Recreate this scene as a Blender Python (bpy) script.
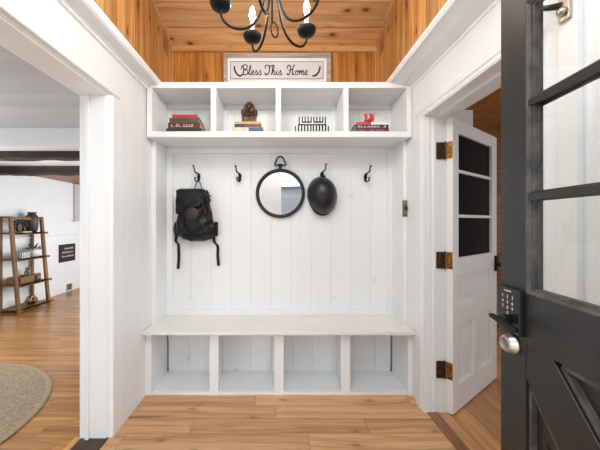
import bpy, bmesh, math, random
from mathutils import Vector, Matrix
S = bpy.context.scene
for o in list(bpy.data.objects):
    bpy.data.objects.remove(o)
COL = S.collection
random.seed(7)
PI = math.pi

# ------------------------------------------------------------ camera, sky, lights, exposure
cd = bpy.data.cameras.new('camera')
cam = bpy.data.objects.new('camera', cd)
COL.objects.link(cam)
cam.location = (0, 0, 1.34)
cam.rotation_euler = (PI/2, 0, 0)
cd.sensor_width = 36
cd.lens = 17.4
cd.shift_x = 0.035
cd.shift_y = -0.0042
cd.clip_start = 0.02
S.camera = cam

w = bpy.data.worlds.new('sky')
S.world = w
w.use_nodes = True
w.node_tree.nodes['Background'].inputs[0].default_value = (0.92, 0.96, 1.0, 1)
w.node_tree.nodes['Background'].inputs[1].default_value = 2.2

def area(name, loc, target, sx, sy, power, col=(1, 1, 1)):
    l = bpy.data.lights.new(name, 'AREA')
    l.shape = 'RECTANGLE'
    l.size = sx
    l.size_y = sy
    l.energy = power
    l.color = col
    o = bpy.data.objects.new(name, l)
    COL.objects.link(o)
    o.location = loc
    o.rotation_euler = (Vector(target)-Vector(loc)).to_track_quat('-Z', 'Y').to_euler()
    return o
DAY = (0.87, 0.94, 1.0)
area('overhead_entry_fill', (0.0, 0.25, 2.95), (0.0, 0.75, 0.0), 1.6, 0.85, 27, DAY)  # added fill lamp high in the entry; no real window there
area('doorway_daylight', (0.14, -0.06, 0.78), (0.14, 2.0, 0.3), 0.95, 1.4, 3.5, DAY)
area('left_room_side_fill', (-4.08, 2.6, 1.35), (0, 1.5, 1.2), 1.5, 1.5, 66, DAY)  # unseen lamp added to brighten the right wall and cabinet side
area('left_room_rear_fill', (-2.9, -1.6, 1.6), (-3.8, 4.5, 0.9), 1.4, 1.5, 16, DAY)  # lamp put in behind the view to lift the left room
area('shelf_wall_fill', (-1.4, 5.2, 1.25), (-4.1, 4.6, 1.1), 2.0, 1.5, 55, DAY)  # added fill inside the room, aimed at the ladder shelf and its wall
area('right_room_fill', (3.95, 0.9, 1.5), (0, 1.4, 1.2), 1.4, 1.4, 20, DAY)  # added out-of-view lamp, shines through the inner doorway onto the left wall

S.view_settings.view_transform = 'Standard'
S.view_settings.look = 'None'
S.view_settings.gamma = 1
S.view_settings.use_curve_mapping = False
S.view_settings.exposure = 0.2

# ------------------------------------------------------------ materials
def lin(h):
    h = h.lstrip('#')
    r = []
    for i in (0, 2, 4):
        v = int(h[i:i+2], 16)/255
        r.append(v/12.92 if v <= 0.04045 else ((v+0.055)/1.055)**2.4)
    return (*r, 1)

class NT:
    def __init__(s, name):
        s.m = bpy.data.materials.new(name)
        s.m.use_nodes = True
        s.t = s.m.node_tree
        s.b = s.t.nodes['Principled BSDF']
    def n(s, typ, **kw):
        nd = s.t.nodes.new(typ)
        for k, v in kw.items():
            setattr(nd, k, v)
        return nd
    def l(s, a, b):
        s.t.links.new(a, b)
    def setin(s, sock, v):
        if hasattr(v, 'is_output'):
            s.l(v, sock)
        else:
            sock.default_value = v
    def math(s, op, a, b=0.0, c=0.0):
        nd = s.n('ShaderNodeMath', operation=op)
        s.setin(nd.inputs[0], a); s.setin(nd.inputs[1], b); s.setin(nd.inputs[2], c)
        return nd.outputs[0]
    def comb(s, x, y, z):
        nd = s.n('ShaderNodeCombineXYZ')
        for i, v in enumerate((x, y, z)):
            s.setin(nd.inputs[i], v)
        return nd.outputs[0]
    def mix(s, f, a, b, mode='MIX'):
        nd = s.n('ShaderNodeMix', data_type='RGBA', blend_type=mode)
        s.setin(nd.inputs[0], f); s.setin(nd.inputs[6], a); s.setin(nd.inputs[7], b)
        return nd.outputs[2]
    def noise(s, vec, scale, detail=4, rough=0.55, dist=0.0):
        nd = s.n('ShaderNodeTexNoise')
        s.setin(nd.inputs['Vector'], vec)
        nd.inputs['Scale'].default_value = scale
        nd.inputs['Detail'].default_value = detail
        nd.inputs['Roughness'].default_value = rough
        nd.inputs['Distortion'].default_value = dist
        return nd.outputs[0]
    def ramp(s, f, stops):
        nd = s.n('ShaderNodeValToRGB')
        s.l(f, nd.inputs[0])
        e = nd.color_ramp.elements
        while len(e) < len(stops):
            e.new(0.5)
        for i, (p, c) in enumerate(stops):
            e[i].position = p
            e[i].color = c
        return nd.outputs[0]
    def bump(s, h, strength, dist=0.01):
        nd = s.n('ShaderNodeBump')
        nd.inputs['Strength'].default_value = strength
        nd.inputs['Distance'].default_value = dist
        s.l(h, nd.inputs['Height'])
        s.l(nd.outputs[0], s.b.inputs['Normal'])
    def obj(s):
        return s.n('ShaderNodeTexCoord').outputs['Object']

def paint(name, hexc, rough=0.45, var=0.03, bump=0.03, scale=6, metal=0.0, spec=0.5, coat=0.0):
    t = NT(name)
    c = lin(hexc)
    v = t.obj()
    f = t.noise(v, scale, 5)
    d = tuple(max(0, x*(1-var*2)) for x in c[:3])+(1,)
    b = tuple(min(1, x*(1+var)) for x in c[:3])+(1,)
    t.l(t.ramp(f, [(0.3, d), (0.7, b)]), t.b.inputs['Base Color'])
    t.b.inputs['Roughness'].default_value = rough
    t.b.inputs['Metallic'].default_value = metal
    t.b.inputs['Specular IOR Level'].default_value = spec
    t.b.inputs['Coat Weight'].default_value = coat
    if bump:
        t.bump(t.noise(v, scale*12, 3), bump, 0.005)
    return t.m

def boards(name, along, across, width, length, dark, mid, light, rough=0.4, knots=0.0, seam=0.55, vary=0.5, gs=1.0, streak=0.0, knotc='#3a1d0c', voff=0.0):
    """planks: colour per plank, stretched grain, knots, seams"""
    t = NT(name)
    sep = t.n('ShaderNodeSeparateXYZ')
    t.l(t.obj(), sep.inputs[0])
    u = sep.outputs['XYZ'.index(along)]
    v = sep.outputs['XYZ'.index(across)]
    vv = t.math('DIVIDE', t.math('ADD', v, voff), width)
    row = t.math('FLOOR', vv)
    wn = t.n('ShaderNodeTexWhiteNoise', noise_dimensions='1D')
    t.l(row, wn.inputs['W'])
    uu = t.math('ADD', t.math('DIVIDE', u, length), t.math('MULTIPLY', wn.outputs['Value'], 7.31))
    colm = t.math('FLOOR', uu)
    w2 = t.n('ShaderNodeTexWhiteNoise', noise_dimensions='2D')
    t.l(t.comb(row, colm, 0.0), w2.inputs['Vector'])
    pid = w2.outputs['Value']
    off = t.math('MULTIPLY', pid, 37.0)
    # grain: long along u, wavy
    warp = t.noise(t.comb(t.math('ADD', t.math('MULTIPLY', u, 1.4), off), t.math('MULTIPLY', v, 3.0), off), 1.0, 2)
    vw = t.math('ADD', v, t.math('MULTIPLY', warp, 0.09))
    g1 = t.noise(t.comb(t.math('ADD', t.math('MULTIPLY', u, 1.1*gs), off), t.math('MULTIPLY', vw, 24.0*gs), off), 1.0, 5, 0.6)
    g2 = t.noise(t.comb(t.math('MULTIPLY', u, 5.0*gs), t.math('MULTIPLY', vw, 140.0*gs), off), 1.0, 3, 0.6)
    g = t.math('ADD', t.math('MULTIPLY', g1, 0.68), t.math('MULTIPLY', g2, 0.32))
    base = t.ramp(g, [(0.34, lin(dark)), (0.5, lin(mid)), (0.65, lin(light))])
    tone = t.math('ADD', 1.0-vary*0.5, t.math('MULTIPLY', pid, vary))
    cc = t.mix(1.0, base, t.comb(tone, tone, tone), 'MULTIPLY')
    if streak:
        st = t.noise(t.comb(t.math('ADD', t.math('MULTIPLY', u, 0.8), off), t.math('MULTIPLY', vw, 16.0), t.math('ADD', off, 5.0)), 1.0, 2)
        sm = t.ramp(st, [(0.66, (0, 0, 0, 1)), (0.74, (1, 1, 1, 1))])
        cc = t.mix(t.math('MULTIPLY', sm, streak), cc, lin(knotc))
    if knots:
        vo = t.n('ShaderNodeTexVoronoi', feature='F1', voronoi_dimensions='2D')
        vo.inputs['Scale'].default_value = 1.0
        vo.inputs['Randomness'].default_value = 1.0
        t.l(t.comb(t.math('ADD', t.math('MULTIPLY', u, 2.4), off), t.math('MULTIPLY', vw, 5.0), 0.0), vo.inputs['Vector'])
        km = t.ramp(vo.outputs['Distance'], [(0.035, (1, 1, 1, 1)), (0.065, (0.55, 0.55, 0.55, 1)), (0.10, (0.2, 0.2, 0.2, 1)), (0.2, (0, 0, 0, 1))])
        cc = t.mix(t.math('MULTIPLY', km, knots), cc, lin(knotc))
    fv = t.math('PINGPONG', vv, 0.5)
    sv = t.math('LESS_THAN', t.math('MULTIPLY', fv, width), 0.0022)
    fu = t.math('PINGPONG', uu, 0.5)
    su = t.math('LESS_THAN', t.math('MULTIPLY', fu, length), 0.0018)
    sm = t.math('MAXIMUM', sv, su)
    cc = t.mix(t.math('MULTIPLY', sm, seam), cc, (0.03, 0.014, 0.006, 1))
    t.l(cc, t.b.inputs['Base Color'])
    t.b.inputs['Roughness'].default_value = rough
    hgt = t.math('SUBTRACT', t.math('MULTIPLY', g, 0.25), sm)
    t.bump(hgt, 0.25, 0.003)
    return t.m

def emit(name, col, strength):
    t = NT(name)
    t.b.inputs['Base Color'].default_value = col
    t.b.inputs['Emission Color'].default_value = col
    t.b.inputs['Emission Strength'].default_value = strength
    return t.m

def glassy(name, tint=(1, 1, 1, 1), refl=0.08):
    t = NT(name)
    out = t.t.nodes['Material Output']
    tr = t.n('ShaderNodeBsdfTransparent'); tr.inputs[0].default_value = tint
    gl = t.n('ShaderNodeBsdfGlossy'); gl.inputs['Roughness'].default_value = 0.02
    lw = t.n('ShaderNodeLayerWeight'); lw.inputs[0].default_value = 0.5
    fr = t.math('ADD', 0.03, t.math('MULTIPLY', t.math('POWER', lw.outputs['Facing'], 5.0), 0.9))
    mx = t.n('ShaderNodeMixShader')
    t.l(t.math('MULTIPLY', fr, refl), mx.inputs[0])
    t.l(tr.outputs[0], mx.inputs[1]); t.l(gl.outputs[0], mx.inputs[2])
    t.l(mx.outputs[0], out.inputs['Surface'])
    return t.m

WHITE = paint('white_wall_paint', '#eef0f1', 0.42, 0.012, 0.02, 3)
TRIMW = paint('white_trim_paint', '#f0f2f3', 0.35, 0.01, 0.02, 4)
CABW = paint('white_cabinet_paint', '#eef0f1', 0.38, 0.014, 0.03, 5)
def knotty_white():
    q = NT('knotty_white_paint')
    v = q.obj()
    sep = q.n('ShaderNodeSeparateXYZ'); q.l(v, sep.inputs[0])
    vo = q.n('ShaderNodeTexVoronoi', feature='F1', voronoi_dimensions='2D'); vo.inputs['Scale'].default_value = 1.0
    q.l(q.comb(q.math('MULTIPLY', sep.outputs[0], 4.3), q.math('MULTIPLY', sep.outputs[2], 3.1), 0.0), vo.inputs['Vector'])
    k = q.ramp(vo.outputs['Distance'], [(0.03, (1, 1, 1, 1)), (0.07, (0.5, 0.5, 0.5, 1)), (0.12, (0, 0, 0, 1))])
    pick = q.ramp(q.noise(v, 2.3, 1), [(0.5, (0, 0, 0, 1)), (0.62, (1, 1, 1, 1))])
    f = q.math('MULTIPLY', q.math('MULTIPLY', k, pick), 0.22)
    gr = q.ramp(q.noise(q.comb(q.math('MULTIPLY', sep.outputs[0], 30.0), 0.0, q.math('MULTIPLY', sep.outputs[2], 1.5)), 1.0, 3), [(0.3, lin('#edeeee')), (0.7, lin('#eff1f1'))])
    q.l(q.mix(f, gr, lin('#b59c78')), q.b.inputs['Base Color'])
    q.b.inputs['Roughness'].default_value = 0.4
    return q.m
CABK = knotty_white()
SEATW = paint('white_seat_paint', '#eceae6', 0.3, 0.02, 0.02, 5)
DOORW = paint('white_door_paint', '#ecebe8', 0.4, 0.015, 0.03, 5)
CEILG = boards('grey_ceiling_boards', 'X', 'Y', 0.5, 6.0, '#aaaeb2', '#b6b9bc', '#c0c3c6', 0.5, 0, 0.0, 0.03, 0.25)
SIDEWALL = paint('plaster_white', '#eef1f3', 0.55, 0.015, 0.04, 4)
FLOOR = boards('foyer_plank_floor', 'X', 'Y', 0.138, 1.15, '#ab7a51', '#d4a273', '#e4ba8e', 0.36, 0.55, 0.6, 0.42, 0.8, 0.55, '#6a3c1c', 0.088)
FLOORL = boards('left_room_plank_floor', 'X', 'Y', 0.10, 1.3, '#83562f', '#aa7846', '#bf8e5b', 0.26, 0.0, 0.4, 0.3, 0.9)
FLOORR = boards('right_room_plank_floor', 'Y', 'X', 0.075, 1.2, '#96673f', '#c08c5c', '#d3a577', 0.3, 0.0, 0.55, 0.3, 0.9)
PINEC = boards('pine_ceiling', 'X', 'Y', 0.203, 9.0, '#b08050', '#d3a574', '#e6c49a', 0.4, 0.95, 0.9, 0.3, 0.7, 0.35, '#5a3018')
PINEB = boards('pine_back_wall', 'Z', 'X', 0.115, 4.0, '#87501f', '#b57833', '#cf964e', 0.38, 0.5, 0.6, 0.3, 0.8, 0.2, '#4a220c')
PINES = boards('pine_side_wall', 'Z', 'Y', 0.115, 4.0, '#8e5a2c', '#c18b4f', '#dfb078', 0.38, 0.9, 0.8, 0.45, 0.8, 0.45, '#4a220c')
PINET = boards('pine_trim_wood', 'X', 'Z', 0.3, 4.0, '#b88350', '#d0a06a', '#dfb482', 0.4, 0.2, 0.0, 0.1)
PINED = boards('pine_panelling', 'X', 'Z', 0.12, 2.5, '#6d4119', '#8e5a28', '#a87238', 0.4, 0.4, 0.6, 0.3)
BEAMW = boards('hewn_beam_wood', 'X', 'Z', 1.0, 9.0, '#140b06', '#28170c', '#4e2f18', 0.7, 0.3, 0, 0.2, 0.7)
DARKW = boards('dark_threshold_wood', 'Y', 'X', 0.3, 4.0, '#24150d', '#3c2517', '#55361f', 0.4, 0.2, 0, 0.1)
MIDW = boards('brown_threshold_wood', 'Y', 'X', 0.3, 4.0, '#6b4527', '#8a5c38', '#a27349', 0.4, 0, 0, 0.1)
LIGHTW = boards('light_strip_wood', 'Y', 'X', 0.3, 4.0, '#b5803f', '#c99550', '#d8a866', 0.4, 0, 0, 0.1)
SHELFW = boards('walnut_shelf_wood', 'Z', 'Y', 0.5, 4.0, '#553a1c', '#7b562c', '#9a7040', 0.5, 0, 0, 0.15)
BLACKM = paint('black_iron', '#161514', 0.5, 0.15, 0.1, 20, 0.6)
BLACKP = paint('black_paint', '#1b1a1a', 0.45, 0.1, 0.08, 12)
BLKDOOR = paint('charcoal_door_paint', '#1d1c1b', 0.42, 0.08, 0.06, 9)
WORN = paint('worn_charcoal_moulding', '#4a4744', 0.45, 0.35, 0.2, 25)
LOCKM = paint('dark_bronze_lock', '#2b2a29', 0.35, 0.1, 0.03, 20, 0.5)
PEWTER = paint('pewter_plate', '#8a8882', 0.35, 0.3, 0.1, 40, 0.8)
SILVER = paint('satin_nickel', '#b9b4ac', 0.3, 0.05, 0.02, 20, 0.95)
BRASS = paint('aged_brass', '#a5702c', 0.35, 0.45, 0.25, 60, 0.85)
BRASSD = paint('dark_aged_brass', '#5a4029', 0.45, 0.4, 0.25, 60, 0.7)
CREAM = paint('candle_cream', '#eee4d2', 0.5, 0.02, 0.0, 8)
BULB = emit('warm_bulb_glass', (1.0, 0.94, 0.86, 1), 175)
GLASS = glassy('clear_glass', (0.98, 0.985, 0.98, 1), 1.0)
LEATHER = paint('black_leather', '#0e0e10', 0.34, 0.2, 0.2, 9, 0, 0.32)
LEATHERB = paint('brown_black_leather', '#2e2420', 0.5, 0.2, 0.2, 30)
WEB = paint('black_webbing', '#141414', 0.8, 0.1, 0.3, 60)
HELM = paint('matte_black_shell', '#14171c', 0.3, 0.12, 0.12, 60)
BRONZE = paint('dark_bronze', '#5e4638', 0.35, 0.35, 0.3, 30, 0.6)
RED = paint('red_glaze', '#c8321f', 0.18, 0.1, 0.0, 20, 0, 0.5, 0.6)
PAGE = paint('book_pages', '#d9c8a6', 0.8, 0.06, 0.2, 50)
PAGEW = paint('white_book_pages', '#e8e4dc', 0.8, 0.06, 0.2, 50)
INK = paint('ink_black', '#1d1c1b', 0.6, 0.05, 0, 10)
MATW = paint('sign_white_mat', '#f4f6f8', 0.5, 0.02, 0.02, 10)
SIGNP = paint('sign_speckled_panel', '#dee2e6', 0.6, 0.06, 0.02, 120)
GREYW = boards('weathered_grey_wood', 'X', 'Z', 0.2, 3.0, '#94847a', '#ae9f95', '#c2b6ad', 0.6, 0, 0, 0.1)
TERRA = paint('brown_glaze', '#4d3620', 0.4, 0.25, 0.1, 12)
GREEN = paint('leaf_green', '#4a7038', 0.5, 0.2, 0.05, 30)
CHALK = paint('black_board', '#171717', 0.6, 0.1, 0.02, 20)
CHALKW = paint('chalk_white', '#cfcfcb', 0.7, 0.05, 0, 20)
GOLD = paint('gold_metal', '#b88a3a', 0.25, 0.1, 0.02, 20, 0.9)
GREYP = paint('grey_plate', '#8a8985', 0.4, 0.15, 0.03, 20, 0.3)
SHADEG = paint('grey_shade', '#c7c6c3', 0.7, 0.03, 0.05, 20)
BASKET = paint('woven_basket', '#8d6e48', 0.8, 0.25, 0.5, 60)
DGLASS = paint('dark_reflection_pane', '#050505', 0.12, 0.0, 0.0, 5, 0, 0.03)  # black base colour paints in the reflection of a dark room
def mirror_mat():
    t = NT('mirror_silver')
    t.b.inputs['Metallic'].default_value = 1
    t.b.inputs['Roughness'].default_value = 0.015
    v = t.noise(t.obj(), 3, 2)
    t.l(t.ramp(v, [(0.3, (0.86, 0.87, 0.87, 1)), (0.7, (0.9, 0.9, 0.9, 1))]), t.b.inputs['Base Color'])
    return t.m
MIRROR = mirror_mat()
def jute_mat():
    t = NT('jute_weave')
    sep = t.n('ShaderNodeSeparateXYZ')
    t.l(t.obj(), sep.inputs[0])
    x, y = sep.outputs[0], sep.outputs[1]
    r = t.math('SQRT', t.math('ADD', t.math('MULTIPLY', x, x), t.math('MULTIPLY', y, y)))
    a = t.math('ARCTAN2', y, x)
    ring = t.math('SINE', t.math('MULTIPLY', r, 420.0))
    rib = t.math('SINE', t.math('ADD', t.math('MULTIPLY', a, 260.0), t.math('MULTIPLY', t.math('FLOOR', t.math('MULTIPLY', r, 66.85)), 3.14)))
    h = t.math('ADD', t.math('MULTIPLY', ring, 0.5), t.math('MULTIPLY', rib, 0.5))
    nz = t.noise(t.obj(), 60, 4)
    k = t.math('ADD', t.math('MULTIPLY', h, 0.2), nz)
    t.l(t.ramp(k, [(0.2, lin('#6b5a44')), (0.5, lin('#978468')), (0.8, lin('#b3a083'))]), t.b.inputs['Base Color'])
    t.b.inputs['Roughness'].default_value = 0.9
    t.bump(k, 0.5, 0.006)
    return t.m
JUTE = jute_mat()
JUTEB = paint('jute_binding', '#a39172', 0.85, 0.15, 0.3, 60)

# ------------------------------------------------------------ mesh helpers
MAT = {}
class MB:
    def __init__(s):
        s.bm = bmesh.new()
    def box(s, x0, x1, y0, y1, z0, z1, bev=0.0):
        vs = [s.bm.verts.new((x, y, z)) for x in (x0, x1) for y in (y0, y1) for z in (z0, z1)]
        fs = [s.bm.faces.new([vs[i] for i in q]) for q in ((0, 1, 3, 2), (4, 6, 7, 5), (0, 4, 5, 1), (2, 3, 7, 6), (0, 2, 6, 4), (1, 5, 7, 3))]
        if bev > 0:
            es = list({e for f in fs for e in f.edges})
            bmesh.ops.bevel(s.bm, geom=es, offset=bev, segments=2, affect='EDGES', profile=0.6)
        return s
    def prism(s, pts, axis, a, b):
        """polygon pts in the two other axes (order kept), extruded from a to b"""
        def mk(p, t):
            return {'X': (t, p[0], p[1]), 'Y': (p[0], t, p[1]), 'Z': (p[0], p[1], t)}[axis]
        A = [s.bm.verts.new(mk(p, a)) for p in pts]
        B = [s.bm.verts.new(mk(p, b)) for p in pts]
        n = len(pts)
        s.bm.faces.new(A); s.bm.faces.new(B[::-1])
        for i in range(n):
            j = (i+1) % n
            s.bm.faces.new((A[j], A[i], B[i], B[j]))
        return s
    def tube(s, pts, r, n=8, closed=False, flat=1.0):
        pts = [Vector(p) for p in pts]
        m = len(pts)
        rr = r if isinstance(r, (list, tuple)) else [r]*m
        rings = []
        prev = None
        for i, p in enumerate(pts):
            if closed:
                d = pts[(i+1) % m]-pts[i-1]
            else:
                d = pts[min(i+1, m-1)]-pts[max(i-1, 0)]
            d.normalize()
            if prev is None:
                up = Vector((0, 0, 1)) if abs(d.z) < 0.9 else Vector((1, 0, 0))
            else:
                up = prev
            a = d.cross(up)
            if a.length < 1e-6:
                a = d.cross(Vector((0, 1, 0)))
            a.normalize()
            b = a.cross(d).normalized()
            prev = b
            rings.append([s.bm.verts.new(p+a*math.cos(2*PI*k/n)*rr[i]+b*math.sin(2*PI*k/n)*rr[i]*flat) for k in range(n)])
        rng = range(m) if closed else range(m-1)
        for i in rng:
            A, B = rings[i], rings[(i+1) % m]
            for k in range(n):
                s.bm.faces.new((A[k], A[(k+1) % n], B[(k+1) % n], B[k]))
        if not closed:
            s.bm.faces.new(rings[0][::-1]); s.bm.faces.new(rings[-1])
        return s
    def lathe(s, prof, n=24, c=(0, 0, 0), axis='Z'):
        """prof: (r, h) pairs around axis through c"""
        rings = []
        for r, h in prof:
            ring = []
            for k in range(n):
                a = 2*PI*k/n
                p = {'Z': (r*math.cos(a), r*math.sin(a), h), 'Y': (r*math.cos(a), h, r*math.sin(a)), 'X': (h, r*math.cos(a), r*math.sin(a))}[axis]
                ring.append(s.bm.verts.new(Vector(c)+Vector(p)))
            rings.append(ring)
        for A, B in zip(rings, rings[1:]):
            for k in range(n):
                s.bm.faces.new((A[k], A[(k+1) % n], B[(k+1) % n], B[k]))
        s.bm.faces.new(rings[0]); s.bm.faces.new(rings[-1][::-1])
        return s
    def ball(s, c, rx, ry=None, rz=None, n=12):
        ry = rx if ry is None else ry
        rz = rx if rz is None else rz
        mt = Matrix.Translation(c) @ Matrix.Diagonal((rx, ry, rz, 1))
        bmesh.ops.create_uvsphere(s.bm, u_segments=n*2, v_segments=n, radius=1, matrix=mt)
        return s
    def bar(s, p, q, wx, wy):
        """bar between two points with a rectangular section"""
        p, q = Vector(p), Vector(q)
        d = (q-p).normalized()
        up = Vector((0, 1, 0)) if abs(d.y) < 0.8 else Vector((0, 0, 1))
        a = d.cross(up).normalized(); b = a.cross(d).normalized()
        V = []
        for c in (p, q):
            V.append([s.bm.verts.new(c+a*i*wx/2+b*j*wy/2) for i, j in ((-1, -1), (1, -1), (1, 1), (-1, 1))])
        s.bm.faces.new(V[0][::-1]); s.bm.faces.new(V[1])
        for k in range(4):
            s.bm.faces.new((V[0][k], V[0][(k+1) % 4], V[1][(k+1) % 4], V[1][k]))
        return s
    def build(s, name, mat, parent=None, smooth=False, local=False, bevel=0.0):
        bm = s.bm
        bmesh.ops.recalc_face_normals(bm, faces=bm.faces)
        if parent is not None and not local:
            bm.transform(MAT[parent.name].inverted())
        me = bpy.data.meshes.new(name)
        bm.to_mesh(me)
        bm.free()
        me.materials.append(mat)
        o = bpy.data.objects.new(name, me)
        COL.objects.link(o)
        if parent is not None:
            o.parent = parent
            MAT[o.name] = MAT[parent.name]
        else:
            MAT[o.name] = Matrix.Identity(4)
        if smooth:
            for p in me.polygons:
                p.use_smooth = True
        if bevel:
            b = o.modifiers.new('bevel', 'BEVEL')
            b.width = bevel
            b.segments = 2
            b.limit_method = 'ANGLE'
        return o
def sub(o, part):
    """put part under o (a part) as its sub-part; both share the thing's frame"""
    part.parent = o
    return part
def smooth_line(pts, k=6, closed=False):
    P = [Vector(p) for p in pts]
    n = len(P)
    out = []
    for i in range(n if closed else n-1):
        if closed:
            a, b, c, d = P[i-1], P[i], P[(i+1) % n], P[(i+2) % n]
        else:
            a, b, c, d = P[max(i-1, 0)], P[i], P[i+1], P[min(i+2, n-1)]
        for j in range(k):
            t = j/k
            out.append(0.5*((2*b)+(c-a)*t+(2*a-5*b+4*c-d)*t*t+(3*b-a-3*c+d)*t**3))
    if not closed:
        out.append(P[-1])
    return out
def thing(name, label, cat, loc=(0, 0, 0), rotz=0, group=None):
    o = bpy.data.objects.new(name, None)
    o.empty_display_size = 0.05
    COL.objects.link(o)
    o.location = loc
    o.rotation_euler = (0, 0, rotz)
    MAT[o.name] = Matrix.Translation(loc) @ Matrix.Rotation(rotz, 4, 'Z')
    o['label'] = label
    o['category'] = cat
    if group:
        o['group'] = group
    return o
def tag(o, label, cat, group=None):
    o['label'] = label
    o['category'] = cat
    if group:
        o['group'] = group
    return o
def base_origin(o, loc):
    """move a single mesh's origin to loc without moving the mesh"""
    o.data.transform(Matrix.Translation(-Vector(loc)))
    o.location = loc
    return o
def struct(name, mb, mat, smooth=False, bevel=0.0):
    o = mb.build(name, mat, None, smooth, bevel=bevel)
    o['kind'] = 'structure'
    return o
def groove_panel(mb, a0, a1, d0, d1, z0, z1, seams, axis='X', gw=0.004, gd=0.005):
    """planked sheet: front face at d0 with V grooves at seams, back at d1"""
    front = [(a0, d0)]
    sg = 1 if d1 > d0 else -1
    for q in sorted(seams):
        if a0+0.01 < q < a1-0.01:
            front += [(q-gw/2, d0), (q, d0+sg*gd), (q+gw/2, d0)]
    front += [(a1, d0)]
    pts = front+[(a1, d1), (a0, d1)]
    if axis == 'Y':
        pts = [(y, x) for x, y in pts]
    mb.prism(pts, 'Z', z0, z1)
    return mb

def px(x, y, Y):
    s = 290.0/Y
    return ((x-279)/s, Y, 1.34+(222.5-y)/s)

XL, XR = -1.035, 1.035      # wall faces of the entry
YB = 2.62                   # wood back wall above the cabinet
def CZ(y):                  # height of the sloping pine ceiling
    return 2.925+0.29*(YB-y)

# ------------------------------------------------------------ setting: entry
struct('floor', MB().box(-1.075, 1.06, -0.25, 2.75, -0.05, 0.0), FLOOR)
struct('floor_left', MB().box(-4.3, -1.245, -2.2, 6.9, -0.05, 0.0), FLOORL)
struct('floor_right', MB().box(1.10, 4.2, -0.25, 4.2, -0.05, 0.0), FLOORR)
tl = struct('trim_1', MB().box(-1.225, -1.06, 0.1, 1.88, -0.05, 0.008, 0.002), DARKW)
struct('trim_2', MB().box(-1.265, -1.225, 0.1, 1.80, -0.05, 0.010, 0.002), LIGHTW)
struct('trim_3', MB().box(1.045, 1.115, 1.15, 2.04, -0.05, 0.007, 0.002), MIDW)

# left wall with its wide opening
m = MB()
m.box(-1.228, XL-0.012, 1.90, 2.80, 0, 2.40)
m.box(-1.228, XL-0.012, -0.25, 0.10, 0, 2.40)
m.box(-1.228, XL-0.012, 0.10, 1.90, 2.16, 2.40)
groove_panel(m, 1.90, 2.64, XL, XL-0.013, 0, 2.40, [1.99+0.16*i for i in range(5)], 'Y', 0.003, 0.003)
groove_panel(m, -0.25, 1.90, XL, XL-0.013, 2.20, 2.40, [-0.1+0.2*i for i in range(11)], 'Y', 0.003, 0.003)
struct('wall_left', m, WHITE)
prof = [(0.0, 0.0), (0.007, 0.002), (0.010, 0.006), (0.011, 0.010), (0.016, 0.011), (0.018, 0.016), (0.036, 0.020), (0.0405, 0.024), (0.0405, 0.115)]
def casing_post(m, xin, sgn, yin, ysg, xback, z1):
    pts = [(xin+sgn*a, yin+ysg*b) for a, b in prof]
    pts += [(xback, yin+ysg*0.115), (xback, yin)]
    m.prism(pts, 'Z', 0, z1)
def casing_head(m, xin, sgn, zin, xback, y0, y1):
    pts = [(xin+sgn*a, zin+b) for a, b in prof]
    pts += [(xback, zin+0.115), (xback, zin)]
    m.prism(pts, 'Y', y0, y1)
m = MB()
casing_post(m, -1.076, 1, 1.79, 1, -1.18, 2.135)
m.box(-1.19, -1.17, 1.775, 1.90, 0, 2.12)
m.box(-1.23, -1.19, 1.79, 1.90, 0, 2.14)
casing_head(m, -1.076, 1, 2.122, -1.23, 0.10, 1.895)
m.box(-1.23, -1.076, 0.09, 1.79, 2.135, 2.17)
struct('trim_4', m, TRIMW)

# right wall with the inner doorway
m = MB()
m.box(XR, 1.227, 2.06, 2.80, 0, 2.42)
m.box(XR, 1.227, -0.25, 1.20, 0, 2.42)
m.box(XR, 1.227, 1.20, 2.06, 2.11, 2.42)
struct('wall_right', m, WHITE)
m = MB()
pts = [(1.022, 2.045), (1.018, 2.06), (1.022, 2.075), (1.016, 2.09), (1.016, 2.15), (1.022, 2.16), (1.036, 2.16), (1.041, 2.045)]
m.prism(pts, 'Z', 0, 2.16)
m.box(1.04, 1.235, 2.045, 2.07, 0, 2.11)
m.box(1.085, 1.10, 2.037, 2.05, 0, 2.10)
m.box(1.045, 1.055, 2.039, 2.05, 0, 2.09, 0.003)
m.box(1.19, 1.205, 2.0445, 2.05, 0, 2.09, 0.002)
pts = [(1.022, 2.092), (1.016, 2.105), (1.022, 2.12), (1.014, 2.13), (1.014, 2.165), (1.022, 2.18), (1.045, 2.18), (1.045, 2.092)]
m.prism(pts, 'Y', 1.14, 2.16)
m.box(1.039, 1.235, 1.23, 2.05, 2.0925, 2.115)
m.box(1.10, 1.15, 1.25, 2.045, 2.075, 2.095)
m.box(1.022, 1.235, 1.20, 1.25, 0, 2.10)
m.box(1.014, 1.036, 1.13, 1.24, 0, 2.10)
struct('trim_5', m, TRIMW)
struct('trim_6', MB().box(1.012, 1.036, 0.985, 1.055, 0, 2.40, 0.004), TRIMW)

# crowns on both long walls
m = MB()
m.prism([(XL-0.01, 2.375), (XL+0.012, 2.375), (XL+0.018, 2.390), (XL+0.035, 2.395), (XL+0.040, 2.402), (XL+0.085, 2.408), (XL+0.092, 2.402), (-0.930, 2.410), (-0.922, 2.430), (-0.922, 2.445), (-1.15, 2.445), (-1.15, 2.375)], 'Y', -0.25, 2.70)
struct('trim_7', m, TRIMW)
m = MB()
m.prism([(XR+0.01, 2.378), (XR-0.006, 2.378), (XR-0.012, 2.392), (XR-0.085, 2.405), (XR-0.09, 2.403), (0.865, 2.424), (0.858, 2.421), (0.845, 2.437), (0.845, 2.452), (1.2, 2.452), (1.2, 2.378)], 'Y', -0.25, 2.70)
struct('trim_8', m, TRIMW)

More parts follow.
